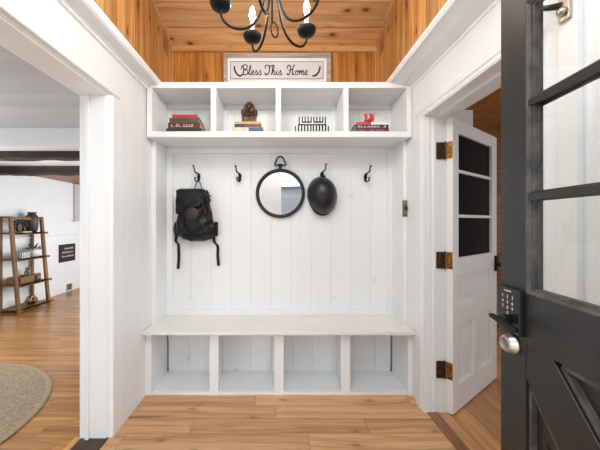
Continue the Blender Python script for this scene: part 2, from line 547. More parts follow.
# pine upper walls and ceiling
m = MB()
m.prism([(-0.25, 2.446), (2.70, 2.446), (2.70, CZ(2.70)+0.02), (-0.25, CZ(-0.25)+0.02)], 'X', -1.06, -0.967)
struct('wall_upper_left', m, PINES)
m = MB()
m.prism([(-0.25, 2.446), (2.70, 2.446), (2.70, CZ(2.70)+0.02), (-0.25, CZ(-0.25)+0.02)], 'X', 0.876, 0.98)
struct('wall_upper_right', m, PINES)
struct('wall_upper_back', MB().box(-1.06, 0.98, YB, YB+0.12, 2.30, 2.98), PINEB)
struct('wall_back', MB().box(-1.24, 1.24, YB+0.03, YB+0.14, 0, 2.40), WHITE)
m = MB()
m.prism([(-0.3, CZ(-0.3)), (2.74, CZ(2.74)), (2.74, CZ(2.74)+0.08), (-0.3, CZ(-0.3)+0.08)], 'X', -1.06, 0.98)
struct('ceiling', m, PINEC)
m = MB()
m.box(-0.967, 0.876, YB-0.022, YB+0.01, 2.876, 2.93, 0.003)
struct('trim_9', m, PINET)
m = MB()
for x0, x1 in ((-0.968, -0.952), (0.861, 0.877)):
    m.prism([(0.0, CZ(0.0)-0.02), (2.615, CZ(2.615)-0.02), (2.615, CZ(2.615)+0.005), (0.0, CZ(0.0)+0.005)], 'X', x0, x1)
m.box(-0.968, -0.955, YB-0.014, YB, 2.42, 2.88)
m.box(0.864, 0.877, YB-0.014, YB, 2.42, 2.88)
struct('trim_10', m, PINET)

# front wall behind the camera: open entry doorway and an invented opening above, to go with the overhead fill lamp
m = MB()
m.box(-1.2, -0.36, -0.25, -0.08, 0, 3.8)
m.box(0.64, 1.2, -0.25, -0.08, 0, 3.8)
m.box(-0.36, 0.64, -0.25, -0.08, 2.09, 2.34)
m.box(-0.36, 0.64, -0.25, -0.08, 3.2, 3.8)
struct('wall_front', m, WHITE)
m = MB()
m.box(-0.44, -0.34, -0.08, -0.06, 0, 2.07)
m.box(-0.44, 0.64, -0.08, -0.06, 2.07, 2.16)
struct('trim_11', m, TRIMW)
# outside, seen only in the mirror
PAVE = paint('pale_paving', '#b5b2ac', 0.8, 0.1, 0.1, 4)
struct('ground', MB().box(-9, 9, -12, -0.25, -0.15, -0.05), PAVE)
SIDING = boards('grey_lap_siding', 'X', 'Z', 0.14, 5.0, '#7f8386', '#8b8f92', '#979b9e', 0.6, 0, 0.5, 0.25)
t = thing('neighbour_house', 'grey clapboard house outside, seen in the round mirror', 'house', (0.3, -7.5, -0.05))
MB().box(-3.2, 1.15, -9.5, -6.5, -0.05, 2.72).build('wall', SIDING, t)
m = MB()
m.prism([(-3.3, 2.72), (1.25, 2.72), (1.25, 2.78), (-3.3, 2.78)], 'Y', -9.6, -6.35)
m.build('roof', paint('slate_roof', '#6d6f72', 0.8, 0.15, 0.2, 8), t)

# ------------------------------------------------------------ setting: left room
struct('wall_left_room_west', MB().box(-4.27, -4.12, -2.2, 6.9, 0, 2.4), SIDEWALL)
struct('wall_left_room_north', MB().box(-4.27, -1.2, 6.75, 6.9, 0, 2.4), SIDEWALL)
struct('wall_left_room_east', MB().box(-1.24, -1.1, 2.80, 6.9, 0, 2.4), SIDEWALL)
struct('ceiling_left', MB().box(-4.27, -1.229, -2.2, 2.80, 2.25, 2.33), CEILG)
struct('trim_12', MB().box(-4.12, -1.229, 2.79, 2.99, 2.077, 2.26, 0.004), TRIMW)
struct('ceiling_middle', MB().box(-4.27, -1.24, 2.98, 4.21, 2.12, 2.2), SIDEWALL)
struct('ceiling_far', MB().box(-4.27, -1.24, 4.20, 6.9, 2.12, 2.2), PINED)
def hewn(m, x0, x1, y0, y1, z0, z1, seed):
    random.seed(seed)
    n = 26
    rings = []
    for i in range(n+1):
        x = x0+(x1-x0)*i/n
        j = lambda a: (random.random()-0.5)*a
        rings.append([m.bm.verts.new((x, y0+j(.018), z0+j(.02))), m.bm.verts.new((x, y0+j(.018), z1)),
                      m.bm.verts.new((x, y1, z1)), m.bm.verts.new((x, y1+j(.018), z0+j(.02)))])
    for A, B in zip(rings, rings[1:]):
        for k in range(4):
            m.bm.faces.new((A[k], A[(k+1) % 4], B[(k+1) % 4], B[k]))
    m.bm.faces.new(rings[0]); m.bm.faces.new(rings[-1][::-1])
m = MB(); hewn(m, -4.12, -1.24, 3.0, 3.18, 2.012, 2.125, 1)
o = m.build('ceiling_beam', BEAMW)
tag(base_origin(o, (-2.7, 3.09, 2.012)), 'dark rough-hewn ceiling beam, nearer and upper of the two in left room', 'beam')
m = MB(); hewn(m, -4.12, -1.24, 4.0, 4.18, 2.015, 2.125, 2)
o = m.build('ceiling_beam', BEAMW)
tag(base_origin(o, (-2.7, 4.09, 2.015)), 'brown rough-hewn ceiling beam, farther and lower of the two in left room', 'beam')
struct('baseboard_left_room', MB().box(-4.12, -4.105, -2.2, 6.75, 0, 0.15, 0.003), TRIMW)
m = MB()
m.box(-4.12, -4.085, -2.2, 6.75, 1.085, 1.105, 0.003)
m.box(-4.12, -4.105, -2.2, 6.75, 1.0, 1.085, 0.003)
struct('trim_13', m, TRIMW)
m = MB()
m.box(-4.12, -4.08, 5.80, 6.5, 1.36, 2.11)
wn = struct('window_1', m, SHADEG)
m = MB(); m.ball((-4.06, 5.74, 1.37), 0.018, n=8)
k = m.build('window_latch', SILVER); k.parent = wn

# ------------------------------------------------------------ setting: right room
struct('wall_right_room_back', MB().box(1.0, 4.2, 3.7, 3.85, 0, 2.9), PINED)
struct('wall_right_room_side', MB().box(4.05, 4.2, -0.25, 3.85, 0, 2.9), SIDEWALL)
struct('wall_right_room_front', MB().box(1.2, 4.2, -0.4, -0.25, 0, 2.9), SIDEWALL)
struct('ceiling_right', MB().box(1.229, 4.2, -0.4, 3.85, 2.75, 2.85), PINED)
struct('trim_14', MB().box(1.229, 1.62, 2.42, 2.50, 0, 2.28, 0.003), TRIMW)

# ------------------------------------------------------------ built-in cabinet
YF, YK = 2.248, 2.569
t = thing('shoe_bench', 'white built-in bench with four open shoe cubbies on wood floor', 'bench', (0, 2.4, 0))
CE = 0.002
MB().box(-1.027, 1.030, 2.18, YK+0.01, 0.492, 0.517, 0.003).build('seat_board', SEATW, t)
for xa, xb in ((209.4, 218.4), (274.2, 283.7), (340.8, 350.3)):
    a, b = (xa-279)/129, (xb-279)/129
    m = MB(); m.box(a, b, YF, YF+0.03, 0, 0.492, 0.002)
    m.box((a+b)/2-0.010, (a+b)/2+0.010, YF+0.028, YK, 0, 0.492)
    m.build('divider', CABW, t)
MB().box(-1.0345, -0.990, YF, YK, 0, 0.492, 0.002).build('side_panel', CABW, t)
MB().box(1.000, 1.0345, YF, YK, 0, 0.492, 0.002).build('side_panel', CABW, t)
MB().box(-0.989, 0.999, YF+0.004, YK, 0.0, 0.026, 0.002).build('base_board', CABW, t)
m = MB()
groove_panel(m, -0.978, 0.988, YK+0.002, YK+0.02, 0.0, 0.492, [-0.98+0.183*i for i in range(12)])
m.build('back_panel', CABK, t)

t = thing('wall_panel', 'white vertical plank back panel with frame and side boards behind the hooks', 'wall panel', (0, 2.55, 0.517))
m = MB()
groove_panel(m, -0.99, 1.0, YK+0.026, YK+0.05, 0.517, 2.003, [-0.785+0.1785*i for i in range(10)], gw=0.005, gd=0.005)
m.build('plank_sheet', CABK, t)
m = MB()
m.box(-0.996, -0.943, YK, YK+0.03, 0.517, 2.003, 0.002)
m.box(0.965, 1.006, YK, YK+0.03, 0.517, 2.003, 0.002)
m.box(-0.944, 0.966, YK, YK+0.03, 1.956, 2.003, 0.002)
m.box(-0.944, 0.966, YK, YK+0.03, 0.517, 0.565, 0.002)
m.build('frame', CABW, t)
MB().box(-1.0345, -0.996, 2.348, YK+0.02, 0.517, 2.003, 0.002).build('side_board', CABW, t)
MB().box(1.006, 1.0345, 2.348, YK+0.02, 0.517, 2.003, 0.002).build('side_board', CABW, t)

t = thing('cubby_shelf', 'white upper shelf unit with four open cubbies above the hooks', 'shelf', (0, 2.4, 2.003))
zt, zi, zs, zb = 2.429, 2.383, 2.047, 2.003
xs = [-1.027, -0.984, -0.530, -0.488, -0.026, 0.0155, 0.501, 0.540, 0.990, 1.029]
m = MB(); m.box(xs[0], xs[-1], YF, YF+0.022, zi, zt, 0.002); m.box(xs[0]+0.002, xs[-1]-0.002, YF+0.02, YK+0.045, zi, zt-0.002)
m.build('top_board', CABW, t)
m = MB(); m.box(xs[0], xs[-1], YF, YF+0.022, zb, zs, 0.002); m.box(xs[0]+0.002, xs[-1]-0.002, YF+0.02, YK+0.045, zb+0.001, zs-0.003)
m.build('shelf_board', CABW, t)
for i in (0, 8):
    MB().box(xs[i]+0.001, xs[i+1], YF+0.001, YK+0.04, zs-0.002, zi+0.002, 0.002).build('side_panel', CABW, t)
for i in (2, 4, 6):
    MB().box(xs[i], xs[i+1], YF+0.001, YK+0.03, zs-0.002, zi+0.002, 0.002).build('divider', CABW, t)
m = MB()
groove_panel(m, -0.99, 0.995, YK+0.012, YK+0.045, zs-0.003, zi+0.002, [-0.94+0.183*i for i in range(12)])
m.build('back_panel', CABK, t)
m = MB()
for i in (1, 3, 5, 7):
    m.box(xs[i], xs[i+1], YK-0.006, YK+0.014, zi-0.042, zi+0.001, 0.002)
    m.box(xs[i], xs[i]+0.03, YK, YK+0.014, zs-0.002, zi-0.042, 0.002)
    m.box(xs[i+1]-0.03, xs[i+1], YK, YK+0.014, zs-0.002, zi-0.042, 0.002)
m.build('back_rail', CABW, t)

# ------------------------------------------------------------ framed sign
t = thing('wooden_sign', 'long framed white sign reading Bless This Home in black script', 'sign', (-0.015, 2.60, 2.53))
yS = 2.585
def sx(x): return (x-279)/(290/yS)
def sz(y): return 1.34+(222.5-y)/(290/yS)
x0, x1, z1 = sx(223.8), sx(330.8), sz(53.6)
x2, x3, z2 = sx(227.5), sx(326.6), sz(57.6)
z0, z3 = sz(86.3), sz(82.6)
m = MB()
m.box(x0, x1, yS-0.012, YB-0.001, z2, z1, 0.002)
m.box(x0, x1, yS-0.012, YB-0.001, z0, z3, 0.002)
m.box(x0, x2, yS-0.012, YB-0.001, z3, z2, 0.002)
m.box(x3, x1, yS-0.012, YB-0.001, z3, z2, 0.002)
m.build('frame', GREYW, t)
MB().box(x2-0.002, x3+0.002, yS+0.004, YB-0.004, z3-0.002, z2+0.002).build('mat_board', MATW, t)
x4, x5, z4, z5 = sx(230.2), sx(323.5), sz(79.0), sz(61.3)
m = MB()
for a, b, c, d in ((x4, x5, z5-0.004, z5), (x4, x5, z4, z4+0.004), (x4, x4+0.004, z4, z5), (x5-0.004, x5, z4, z5)):
    m.box(a, b, yS+0.0005, yS+0.005, c, d)
m.build('border_line', LOCKM, t)
MB().box(x4+0.004, x5-0.004, yS+0.0015, yS+0.005, z4+0.004, z5-0.004).build('panel', SIGNP, t)
m = MB()
def stroke(pts, ox, oy, sc, r=0.3, k=5):
    P = smooth_line([(ox+a*sc, 0, oy-b*sc) for a, b in pts], k)
    Q = [(sx(p.x), yS+0.0012, sz(p.z)) for p in P]
    m.tube(Q, [r*0.0118]*len(Q), 6)
H = 10.0
def low(ch, x, yb):
    """lowercase script letter, x in px, baseline yb; returns its advance"""
    xh = 4.6
    L = {
     'l': ([[(0, .6), (1.6, 4), (3.1, 8.6), (2.4, 9.6), (1.6, 7.6), (1.2, 2), (1.9, .1), (3.0, 1.0)]], 3.0),
     'e': ([[(0, 1.0), (1.4, 2.2), (2.8, 3.6), (2.2, 4.6), (1.0, 3.9), (.6, 1.8), (1.5, .1), (3.2, 1.0)]], 3.3),
     's': ([[(0, .8), (1.6, 3.4), (2.2, 4.8), (2.3, 3.6), (3.0, 1.6), (2.2, .0), (.8, .4)], [(2.6, .4), (3.9, 1.2)]], 3.7),
     'h': ([[(0, .6), (1.6, 4), (2.9, 8.8), (2.3, 9.6), (1.6, 8), (.7, 0)], [(.8, 1.0), (2.0, 3.8), (3.1, 4.3), (3.1, 2.8), (2.7, .6), (3.4, .1), (4.4, 1.2)]], 4.4),
     'i': ([[(0, .8), (1.2, 3.2), (1.5, 4.5), (1.1, 1.4), (1.7, .1), (2.8, 1.0)], [(1.8, 6.2), (1.9, 6.5)]], 2.7),
     'o': ([[(1.8, 4.5), (.6, 3.6), (.3, 1.6), (1.2, .1), (2.6, .9), (2.9, 3.0), (2.2, 4.4), (2.0, 3.6), (3.8, 3.4)]], 3.6),
     'm': ([[(0, 3.2), (.9, 4.4), (.7, 0)], [(.8, 1.4), (2.0, 4.0), (2.9, 4.3), (2.6, 0)], [(2.7, 1.4), (3.9, 4.0), (4.8, 4.2), (4.5, .8), (5.1, .1), (6.2, 1.0)]], 6.0),
    }
    for st in L[ch][0]:
        stroke(st, x, yb, 1.0, 0.36)
    return x+L[ch][1]
yb = 75.0
stroke([(1.6, 9.0), (2.6, 5), (1.6, .4), (.2, .8)], 241.2, yb, 1.0, 0.5)
stroke([(.0, 5.6), (.6, 8.4), (3.4, 10.2), (6.0, 9.2), (5.2, 6.4), (3.2, 5.4)], 241.2, yb, 1.0, 0.4)
stroke([(3.2, 5.4), (6.4, 4.4), (6.2, 1.2), (3.4, .1), (1.6, 1.2)], 241.2, yb, 1.0, 0.4)
x = 248.0
for c in 'less':
    x = low(c, x, yb)
stroke([(4.6, 8.8), (4.2, 4), (2.6, .6), (.4, .4), (.2, 2.2)], 265.0, yb, 1.0, 0.5)
stroke([(.6, 6.4), (.2, 8.6), (2.4, 9.8), (5.2, 8.8), (8.2, 10.0)], 265.0, yb, 1.0, 0.4)
x = 271.2
for c in 'his':
    x = low(c, x, yb)
stroke([(.2, 6.4), (.2, 8.8), (2.2, 9.6), (3.2, 7.0), (2.2, 1.4), (.4, .2), (-.4, 1.8)], 287.4, yb, 1.0, 0.45)
stroke([(7.4, 10.0), (5.8, 8.0), (5.0, 2.4), (5.4, .2), (6.8, 1.2)], 287.4, yb, 1.0, 0.45)
stroke([(1.4, 4.4), (3.6, 5.6), (6.0, 5.0)], 287.4, yb, 1.0, 0.35)
x = 295.0
for c in 'ome':
    x = low(c, x, yb)
m.build('lettering', INK, t)
for sgn, ox in ((1, 234.2), (-1, 320.0)):
    m = MB()
    P = [(0, 10), (.4, 6.5), (2.0, 3.0), (4.6, .6), (7.0, .2)]
    stroke([(ox*1.0+sgn*a*1.0, b) for a, b in P], 0, 76.4, 1.0, 0.5)
    C = smooth_line([(ox+sgn*a, 0, b) for a, b in P], 3)
    for q, p in enumerate(C[1:]):
        for side in (-1, 1):
            ex, ey = p.x+side*0.7*sgn, p.z+0.9+0.3*side
            a = (sx(p.x), yS+0.0012, sz(76.4-p.z)); b = (sx(ex), yS+0.0012, sz(76.4-ey))
            mid = tuple((u+v)/2 for u, v in zip(a, b))
            m.tube([a, mid, b], [0.0015, 0.0075, 0.001], 6)
    m.build('laurel_sprig', INK, t)

# ------------------------------------------------------------ books and ornaments in the cubbies
def book(x0, x1, y0, depth, z0, h, cover, label, pages=PAGE, group=None, title=None, tx=(0.2, 0.8), rot=0.0, band=False):
    cx = (x0+x1)/2
    t = thing('book', label, 'book', (cx, y0+depth/2, z0), rot, group)
    L, D = (x1-x0)/2, depth/2
    c = 0.003
    m = MB()
    m.box(-L, L, -D, D, 0, c)
    m.box(-L, L, -D, D, h-c, h)
    m.box(-L, L, -D-0.001, -D+c, 0.0004, h-0.0004, 0.001)
    m.build('cover', cover, t, local=True)
    MB().box(-L+0.003, L-0.003, -D+c, D-0.004, c, h-c).build('pages', pages, t, local=True)
    if title is not None:
        m = MB()
        n = 0 if band else 9
        if band:
            m.box(-L+2*L*tx[0], -L+2*L*tx[1], -D-0.0016, -D, h*0.04, h*0.96)
        a, b = -L+2*L*tx[0], -L+2*L*tx[1]
        rnd = random.Random(int(h*1e5)+int((x0+5)*1e4))
        for i in range(n):
            if rnd.random() < 0.15:
                continue
            u = a+(b-a)*i/n
            wv = (b-a)/n*0.72
            q = rnd.random()
            m.box(u, u+wv*0.35, -D-0.0016, -D, h*0.28, h*0.74)
            if q < 0.6:
                m.box(u, u+wv, -D-0.0016, -D, h*(0.3 if q < .3 else .64), h*(0.4 if q < .3 else .74))
            if q > 0.4:
                m.box(u+wv*0.65, u+wv, -D-0.0016, -D, h*0.28, h*0.74)
        m.box(a, b, -D-0.0013, -D, h*0.28, h*0.31)
        m.build('spine_title', title, t, local=True)
    return t
Y0 = 2.272
def bx(x): return (x-279)/(290/Y0)
C = lambda n, h: paint(n, h, 0.45, 0.1, 0.05, 20)
TIT = paint('title_cream', '#d8cdbb', 0.5, 0.05, 0, 20)
TITP = paint('title_pale_red', '#a8605c', 0.5, 0.05, 0, 20)
DARKC = C('book_black', '#221c1b')
z = 2.0475
g = 'books in the first cubby'
book(bx(166.2), bx(201.5), Y0, 0.19, z, 0.030, DARKC, 'black book at the bottom of the leftmost cubby stack', PAGE, g); z += 0.0302
book(bx(167.8), bx(199.8), Y0+0.004, 0.18, z, 0.047, C('book_maroon', '#5a201d'), 'thick maroon book with pale spine title in leftmost cubby stack', PAGE, g, TIT, (0.1, 0.8)); z += 0.0472
book(bx(169.0), bx(198.6), Y0+0.006, 0.16, z, 0.036, C('book_olive', '#57553f'), 'olive grey book lying on the thick maroon book', PAGE, g, C('title_dark', '#2a241c'), (0.1, 0.7)); z += 0.0362
book(bx(171.8), bx(196.4), Y0+0.008, 0.15, z, 0.027, C('book_crimson', '#b02a3c'), 'crimson red book on top of the leftmost cubby stack', PAGEW, g)
z = 2.0475
g = 'books under the bronze ornament'
book(bx(232.8), bx(263.4), Y0, 0.17, z, 0.038, C('book_cream', '#dccfb6'), 'cream and blue book at the bottom below bronze ornament', PAGE, g, C('spine_blue', '#3c5578'), (0.52, 0.985), 0.0, True); z += 0.0382
book(bx(234.3), bx(261.0), Y0+0.006, 0.16, z, 0.029, C('book_rust', '#74402e'), 'rust brown book in the middle below bronze ornament', PAGE, g, C('title_navy', '#23283a'), (0.02, 0.36), 0.0, True); z += 0.0292
book(bx(235.0), bx(260.4), Y0+0.008, 0.155, z, 0.019, C('book_tan', '#c9a873'), 'thin tan book directly below bronze ornament', PAGE, g); z += 0.0192
zz = z
# bronze ornament
t = thing('bronze_ornament', 'ornate dark bronze arched bookend standing on small book stack', 'ornament', (bx(248.4), Y0+0.075, zz))
m = MB()
outl = [(-0.055, 0.012), (-0.058, 0.05), (-0.065, 0.075), (-0.066, 0.095), (-0.055, 0.105), (-0.046, 0.108), (-0.044, 0.125), (-0.030, 0.142), (-0.012, 0.152), (-0.006, 0.160), (0, 0.163)]
outl = outl+[(-a, b) for a, b in outl[::-1][1:]]
outl = [(p, q*1.14) for p, q in outl]
m.prism(outl, 'Y', -0.012, 0.025)
m.build('arched_back', BRONZE, t, local=True, bevel=0.004)
MB().box(-0.06, 0.06, -0.05, 0.04, 0, 0.014, 0.003).build('plinth', BRONZE, t, local=True)
m = MB()
for s_ in (-1, 1):
    m.ball((s_*0.050, -0.016, 0.078), 0.016, 0.014, 0.026, 8)
    m.ball((s_*0.020, -0.02, 0.095), 0.018, 0.014, 0.022, 8)
    m.tube(smooth_line([(s_*0.048, -0.02, 0.014), (s_*0.052, -0.024, 0.05), (s_*0.038, -0.024, 0.10), (s_*0.02, -0.02, 0.135), (0, -0.018, 0.15)]), 0.008, 8)
    m.tube(smooth_line([(s_*0.006, -0.025, 0.06), (s_*0.026, -0.03, 0.066), (s_*0.032, -0.025, 0.085), (s_*0.018, -0.022, 0.09)]), 0.006, 8)
m.ball((0, -0.022, 0.118), 0.014, 0.014, 0.018, 8)
m.ball((0, -0.025, 0.072), 0.012, 0.012, 0.02, 8)
m.box(-0.05, 0.05, -0.03, -0.01, 0.012, 0.026, 0.003)
m.bm.transform(Matrix.Diagonal((1, 1, 1.14, 1)))
m.build('relief', BRONZE, t, True, local=True)
# black comb rack
t = thing('napkin_rack', 'black metal rack with comb-like upright bars in the third cubby', 'rack', (bx(312.8), Y0+0.03, 2.0475))
def rx(x): return bx(290+x/11.25)-bx(312.8)
def rz(y): return 1.34+(222.5-(100+y/11.25))/(290/Y0)-2.0475
r_ = 0.0042
yy = (-0.005, 0.005)
m = MB()
for xa in (108, 404):
    m.box(rx(xa)-r_, rx(xa)+r_, *yy, rz(266), rz(175), 0.001)
m.box(rx(104), rx(408), *yy, rz(270), rz(258), 0.001)
m.build('cradle', BLACKM, t, local=True)
for a, b in ((136, 248), (268, 382)):
    m = MB()
    m.box(rx(a), rx(b), *yy, rz(240), rz(227), 0.001)
    for i in range(4):
        xx = rx(a)+r_+(rx(b)-rx(a)-2*r_)*i/3
        m.box(xx-r_, xx+r_, *yy, rz(238), rz(175), 0.001)
    m.build('upper_comb', BLACKM, t, local=True)
for a, b in ((94, 245), (262, 414)):
    m = MB()
    m.box(rx(a), rx(b), *yy, 0, rz(338), 0.001)
    for i in range(5):
        xx = rx(a)+r_+(rx(b)-rx(a)-2*r_)*i/4
        m.box(xx-r_*1.25, xx+r_*1.25, *yy, 0.002, rz(262), 0.001)
    m.build('lower_comb', BLACKM, t, local=True)
m = MB()
for xa in (66, 443):
    m.box(rx(xa)-0.004, rx(xa)+0.004, 0.01, 0.022, 0, rz(272), 0.001)
m.box(rx(66), rx(443), 0.012, 0.02, 0, 0.006)
m.build('end_bar', BLACKM, t, local=True)
# right stack
z = 2.0475
g = 'books under the red figurine'
book(bx(356.4), bx(389.2), Y0, 0.17, z, 0.029, C('book_wine', '#6a3440'), 'wine coloured book at the bottom below red figurine', PAGEW, g, C('title_rose', '#a07078'), (0.08, 0.9)); z += 0.0292
book(bx(355.8), bx(388.8), Y0+0.004, 0.17, z, 0.031, C('book_charcoal', '#2c2224'), 'charcoal book with white and red title below red figurine', PAGEW, g, C('title_bright', '#dcd5d0'), (0.06, 0.95)); z += 0.0312
book(bx(357.0), bx(387.6), Y0+0.006, 0.16, z, 0.021, C('book_coral', '#cf4a58'), 'thin coral pink and white book directly below red figurine', PAGEW, g, C('title_pure_white', '#f0ece8'), (0.47, 0.99), 0.0, True); z += 0.0212
t = thing('red_figurine', 'small glossy red animal figurine on thin coral book', 'figurine', (bx(371.4), Y0+0.06, z))
m = MB()
for a, b, c, d, e in ((-0.028, 0.022, 0.014, 0.014, 0.022), (-0.024, 0.062, 0.013, 0.013, 0.022), (-0.034, 0.078, 0.010, 0.010, 0.008),
                      (0.0, 0.03, 0.022, 0.014, 0.013), (0.024, 0.02, 0.014, 0.014, 0.02), (0.016, 0.05, 0.014, 0.013, 0.013), (0.028, 0.066, 0.014, 0.013, 0.016), (0.012, 0.078, 0.010, 0.010, 0.011), (0.032, 0.04, 0.011, 0.011, 0.012)):
    m.ball((a, 0, b), c, d, e, 8)
m.build('figure', RED, t, True, local=True)
for a in (-0.026, 0.024):
    for b in (-0.014, 0.014):
        m = MB(); m.ball((a, b, 0.008), 0.010, 0.009, 0.008, 6)
        m.build('foot', RED, t, True, local=True)

# ------------------------------------------------------------ hooks, mirror, helmet, backpack
YW = YK+0.026            # face of the planks
def hook(xp, yp, flip, label):
    X, _, Z = px(xp, yp, YW)
    t = thing('coat_hook', label, 'hook', (X, YW, Z), 0, 'iron coat hooks on the plank panel')
    f = flip
    m = MB()
    m.prism([(-0.010*1, -0.050), (0.004, -0.052), (0.014, -0.02), (0.016, 0.012), (0.006, 0.026), (-0.008, 0.02), (-0.013, -0.01)], 'Y', -0.006, 0.0)
    m.build('back_plate', BLACKM, t, local=True, bevel=0.002)
    m = MB()
    P = smooth_line([(f*0.010, -0.006, -0.01), (f*0.012, -0.03, 0.004), (f*-0.004, -0.055, 0.018), (f*-0.018, -0.062, 0.032), (f*-0.022, -0.06, 0.056), (f*-0.026, -0.066, 0.072)])
    m.tube(P, [0.008-0.0025*min(1, i/len(P)*1.4) for i in range(len(P))], 8)
    m.ball((f*-0.027, -0.067, 0.076), 0.0085, n=8)
    m.build('upper_prong', BLACKM, t, True, local=True)
    m = MB()
    P = smooth_line([(f*0.008, -0.006, -0.02), (f*0.010, -0.022, -0.042), (f*-0.002, -0.042, -0.056), (f*-0.014, -0.055, -0.046), (f*-0.016, -0.056, -0.028)])
    m.tube(P, 0.0062, 8)
    m.ball((f*-0.016, -0.056, -0.024), 0.008, n=8)
    m.build('lower_prong', BLACKM, t, True, local=True)
    return t
hook(198.6, 176.0, 1, 'black iron coat hook holding the black backpack')
hook(239.6, 176.0, 1, 'empty black iron coat hook between backpack and round mirror')
hook(322.0, 174.5, -1, 'black iron coat hook holding the riding helmet')
hook(365.4, 176.0, -1, 'empty black iron coat hook right of the helmet')

Xc, _, Zc = px(280.4, 193.2, 2.56)
t = thing('round_mirror', 'round black framed wall mirror with trefoil hanging ring', 'mirror', (Xc, YW, Zc), math.radians(-4.0))
m = MB()
R_, N_ = 0.2035, 56
m.tube([(R_*math.cos(2*PI*i/N_), -0.026, R_*math.sin(2*PI*i/N_)) for i in range(N_)], 0.0155, 12, True)
m.build('frame', BLACKP, t, True, local=True)
m = MB(); m.lathe([(0.192, -0.020), (0.192, -0.014)], 56, axis='Y')
m.build('glass', MIRROR, t, local=True)
m = MB(); m.lathe([(0.20, -0.015), (0.20, -0.0135)], 56, axis='Y')
m.build('backing', BLACKP, t, local=True)
m = MB()
m.lathe([(0.010, 0.205), (0.014, 0.215), (0.010, 0.232), (0.017, 0.24), (0.017, 0.25), (0.008, 0.256)], 12, (0, -0.026, 0))
P = [(-0.03, 0.248), (-0.046, 0.252), (-0.046, 0.27), (-0.036, 0.285), (-0.03, 0.305), (-0.016, 0.321), (0, 0.325), (0.016, 0.321), (0.03, 0.305), (0.036, 0.285), (0.046, 0.27), (0.046, 0.252), (0.03, 0.248), (0, 0.256)]
m.tube(smooth_line([(a, -0.026, b) for a, b in P], 4, True), 0.0068, 8, True)
m.build('hanging_ring', BLACKP, t, True, local=True)

# helmet: shell bulging out of the wall
Xh, _, Zh = px(323.4, 195.2, 2.50)
t = thing('riding_helmet', 'matte black riding helmet hanging upright from an iron hook', 'helmet', (Xh, YW, Zh), 0)
m = MB()
NU, NV = 40, 14
rings = []
for j in range(NV):
    f = j/(NV-1)*PI/2*0.98
    ring = []
    for i in range(NU):
        a = 2*PI*i/NU
        ex = 0.127*(1+0.05*math.sin(a))
        ez = 0.165
        r = math.cos(f)**0.85
        xx = ex*math.cos(a)*r
        zz_ = ez*math.sin(a)*r-0.012*math.cos(a)*r
        ring.append(m.bm.verts.new((xx, -0.03-0.15*math.sin(f), zz_)))
    rings.append(ring)
for A, B in zip(rings, rings[1:]):
    for k in range(NU):
        m.bm.faces.new((A[k], A[(k+1) % NU], B[(k+1) % NU], B[k]))
m.bm.faces.new(rings[-1])
hs = m.build('shell', HELM, t, True, local=True)
sd = hs.modifiers.new('thickness', 'SOLIDIFY')
sd.thickness = 0.006
sd.offset = -1
m = MB()
m.tube([(0.1275*(1+0.05*math.sin(2*PI*i/48))*math.cos(2*PI*i/48), -0.03, 0.165*math.sin(2*PI*i/48)-0.012*math.cos(2*PI*i/48)) for i in range(48)], 0.005, 8, True)
m.build('rim_binding', BLACKP, t, True, local=True)
m = MB()
A = []
for i in range(17):
    a = PI*1.18+PI*0.64*i/16
    dd = 0.020*math.sin(PI*i/16)
    for k, (e, y) in enumerate(((0.0, -0.034), (dd, -0.042), (dd, -0.05), (0.0, -0.046))):
        A.append(m.bm.verts.new(((0.124+e*0.3)*math.cos(a), y, (0.160+e*0.85)*math.sin(a))))
for i in range(16):
    for k in range(4):
        m.bm.faces.new((A[4*i+k], A[4*i+(k+1) % 4], A[4*i+4+(k+1) % 4], A[4*i+4+k]))
m.build('brim', HELM, t, True, local=True)
m = MB()
m.tube(smooth_line([(-0.02, -0.03, 0.15), (-0.012, -0.045, 0.172), (0.0, -0.05, 0.178), (0.01, -0.045, 0.17), (0.016, -0.03, 0.15)], 4), 0.005, 6)
m.build('strap', WEB, t, True, local=True)

# backpack
YP = 2.50
sc_ = 290/YP
Xb, _, Zb = px(195, 242, YP)
t = thing('backpack', 'black leather backpack hanging by its loop with two dangling straps', 'backpack', (Xb, YW, Zb))
def bp(x, y): return ((x-195)/sc_, (242-y)/sc_)
def skinbag(rows, yb_, n=36, wr=0.0085, seed=3, e=0.75):
    """rows: (xl, xr, y px, depth); closed soft body, back at yb_"""
    mm = MB()
    rnd = random.Random(seed)
    ph = [rnd.random()*6 for _ in range(6)]
    rings = []
    for xl, xr, yp_, dp in rows:
        a0, zz0 = bp(xl, yp_); a1, _ = bp(xr, yp_)
        cx, hw = (a0+a1)/2, (a1-a0)/2
        ring = []
        for i in range(n):
            a = 2*PI*i/n
            ca, sa = math.cos(a), math.sin(a)
            xx = cx+hw*math.copysign(abs(ca)**e, ca)
            yy_ = math.copysign(abs(sa)**e, sa)
            wv = wr*(math.sin(xx*60+zz0*35+ph[0])+0.7*math.sin(xx*-45+zz0*70+ph[1])+0.5*math.sin(xx*110+zz0*20+ph[2]))
            ring.append(mm.bm.verts.new((xx, yb_-dp/2+yy_*dp/2+(wv if sa < 0 else 0), zz0)))
        rings.append(ring)
    for A, B in zip(rings, rings[1:]):
        for k in range(n):
            mm.bm.faces.new((A[k], A[(k+1) % n], B[(k+1) % n], B[k]))
    mm.bm.faces.new(rings[0]); mm.bm.faces.new(rings[-1][::-1])
    return mm
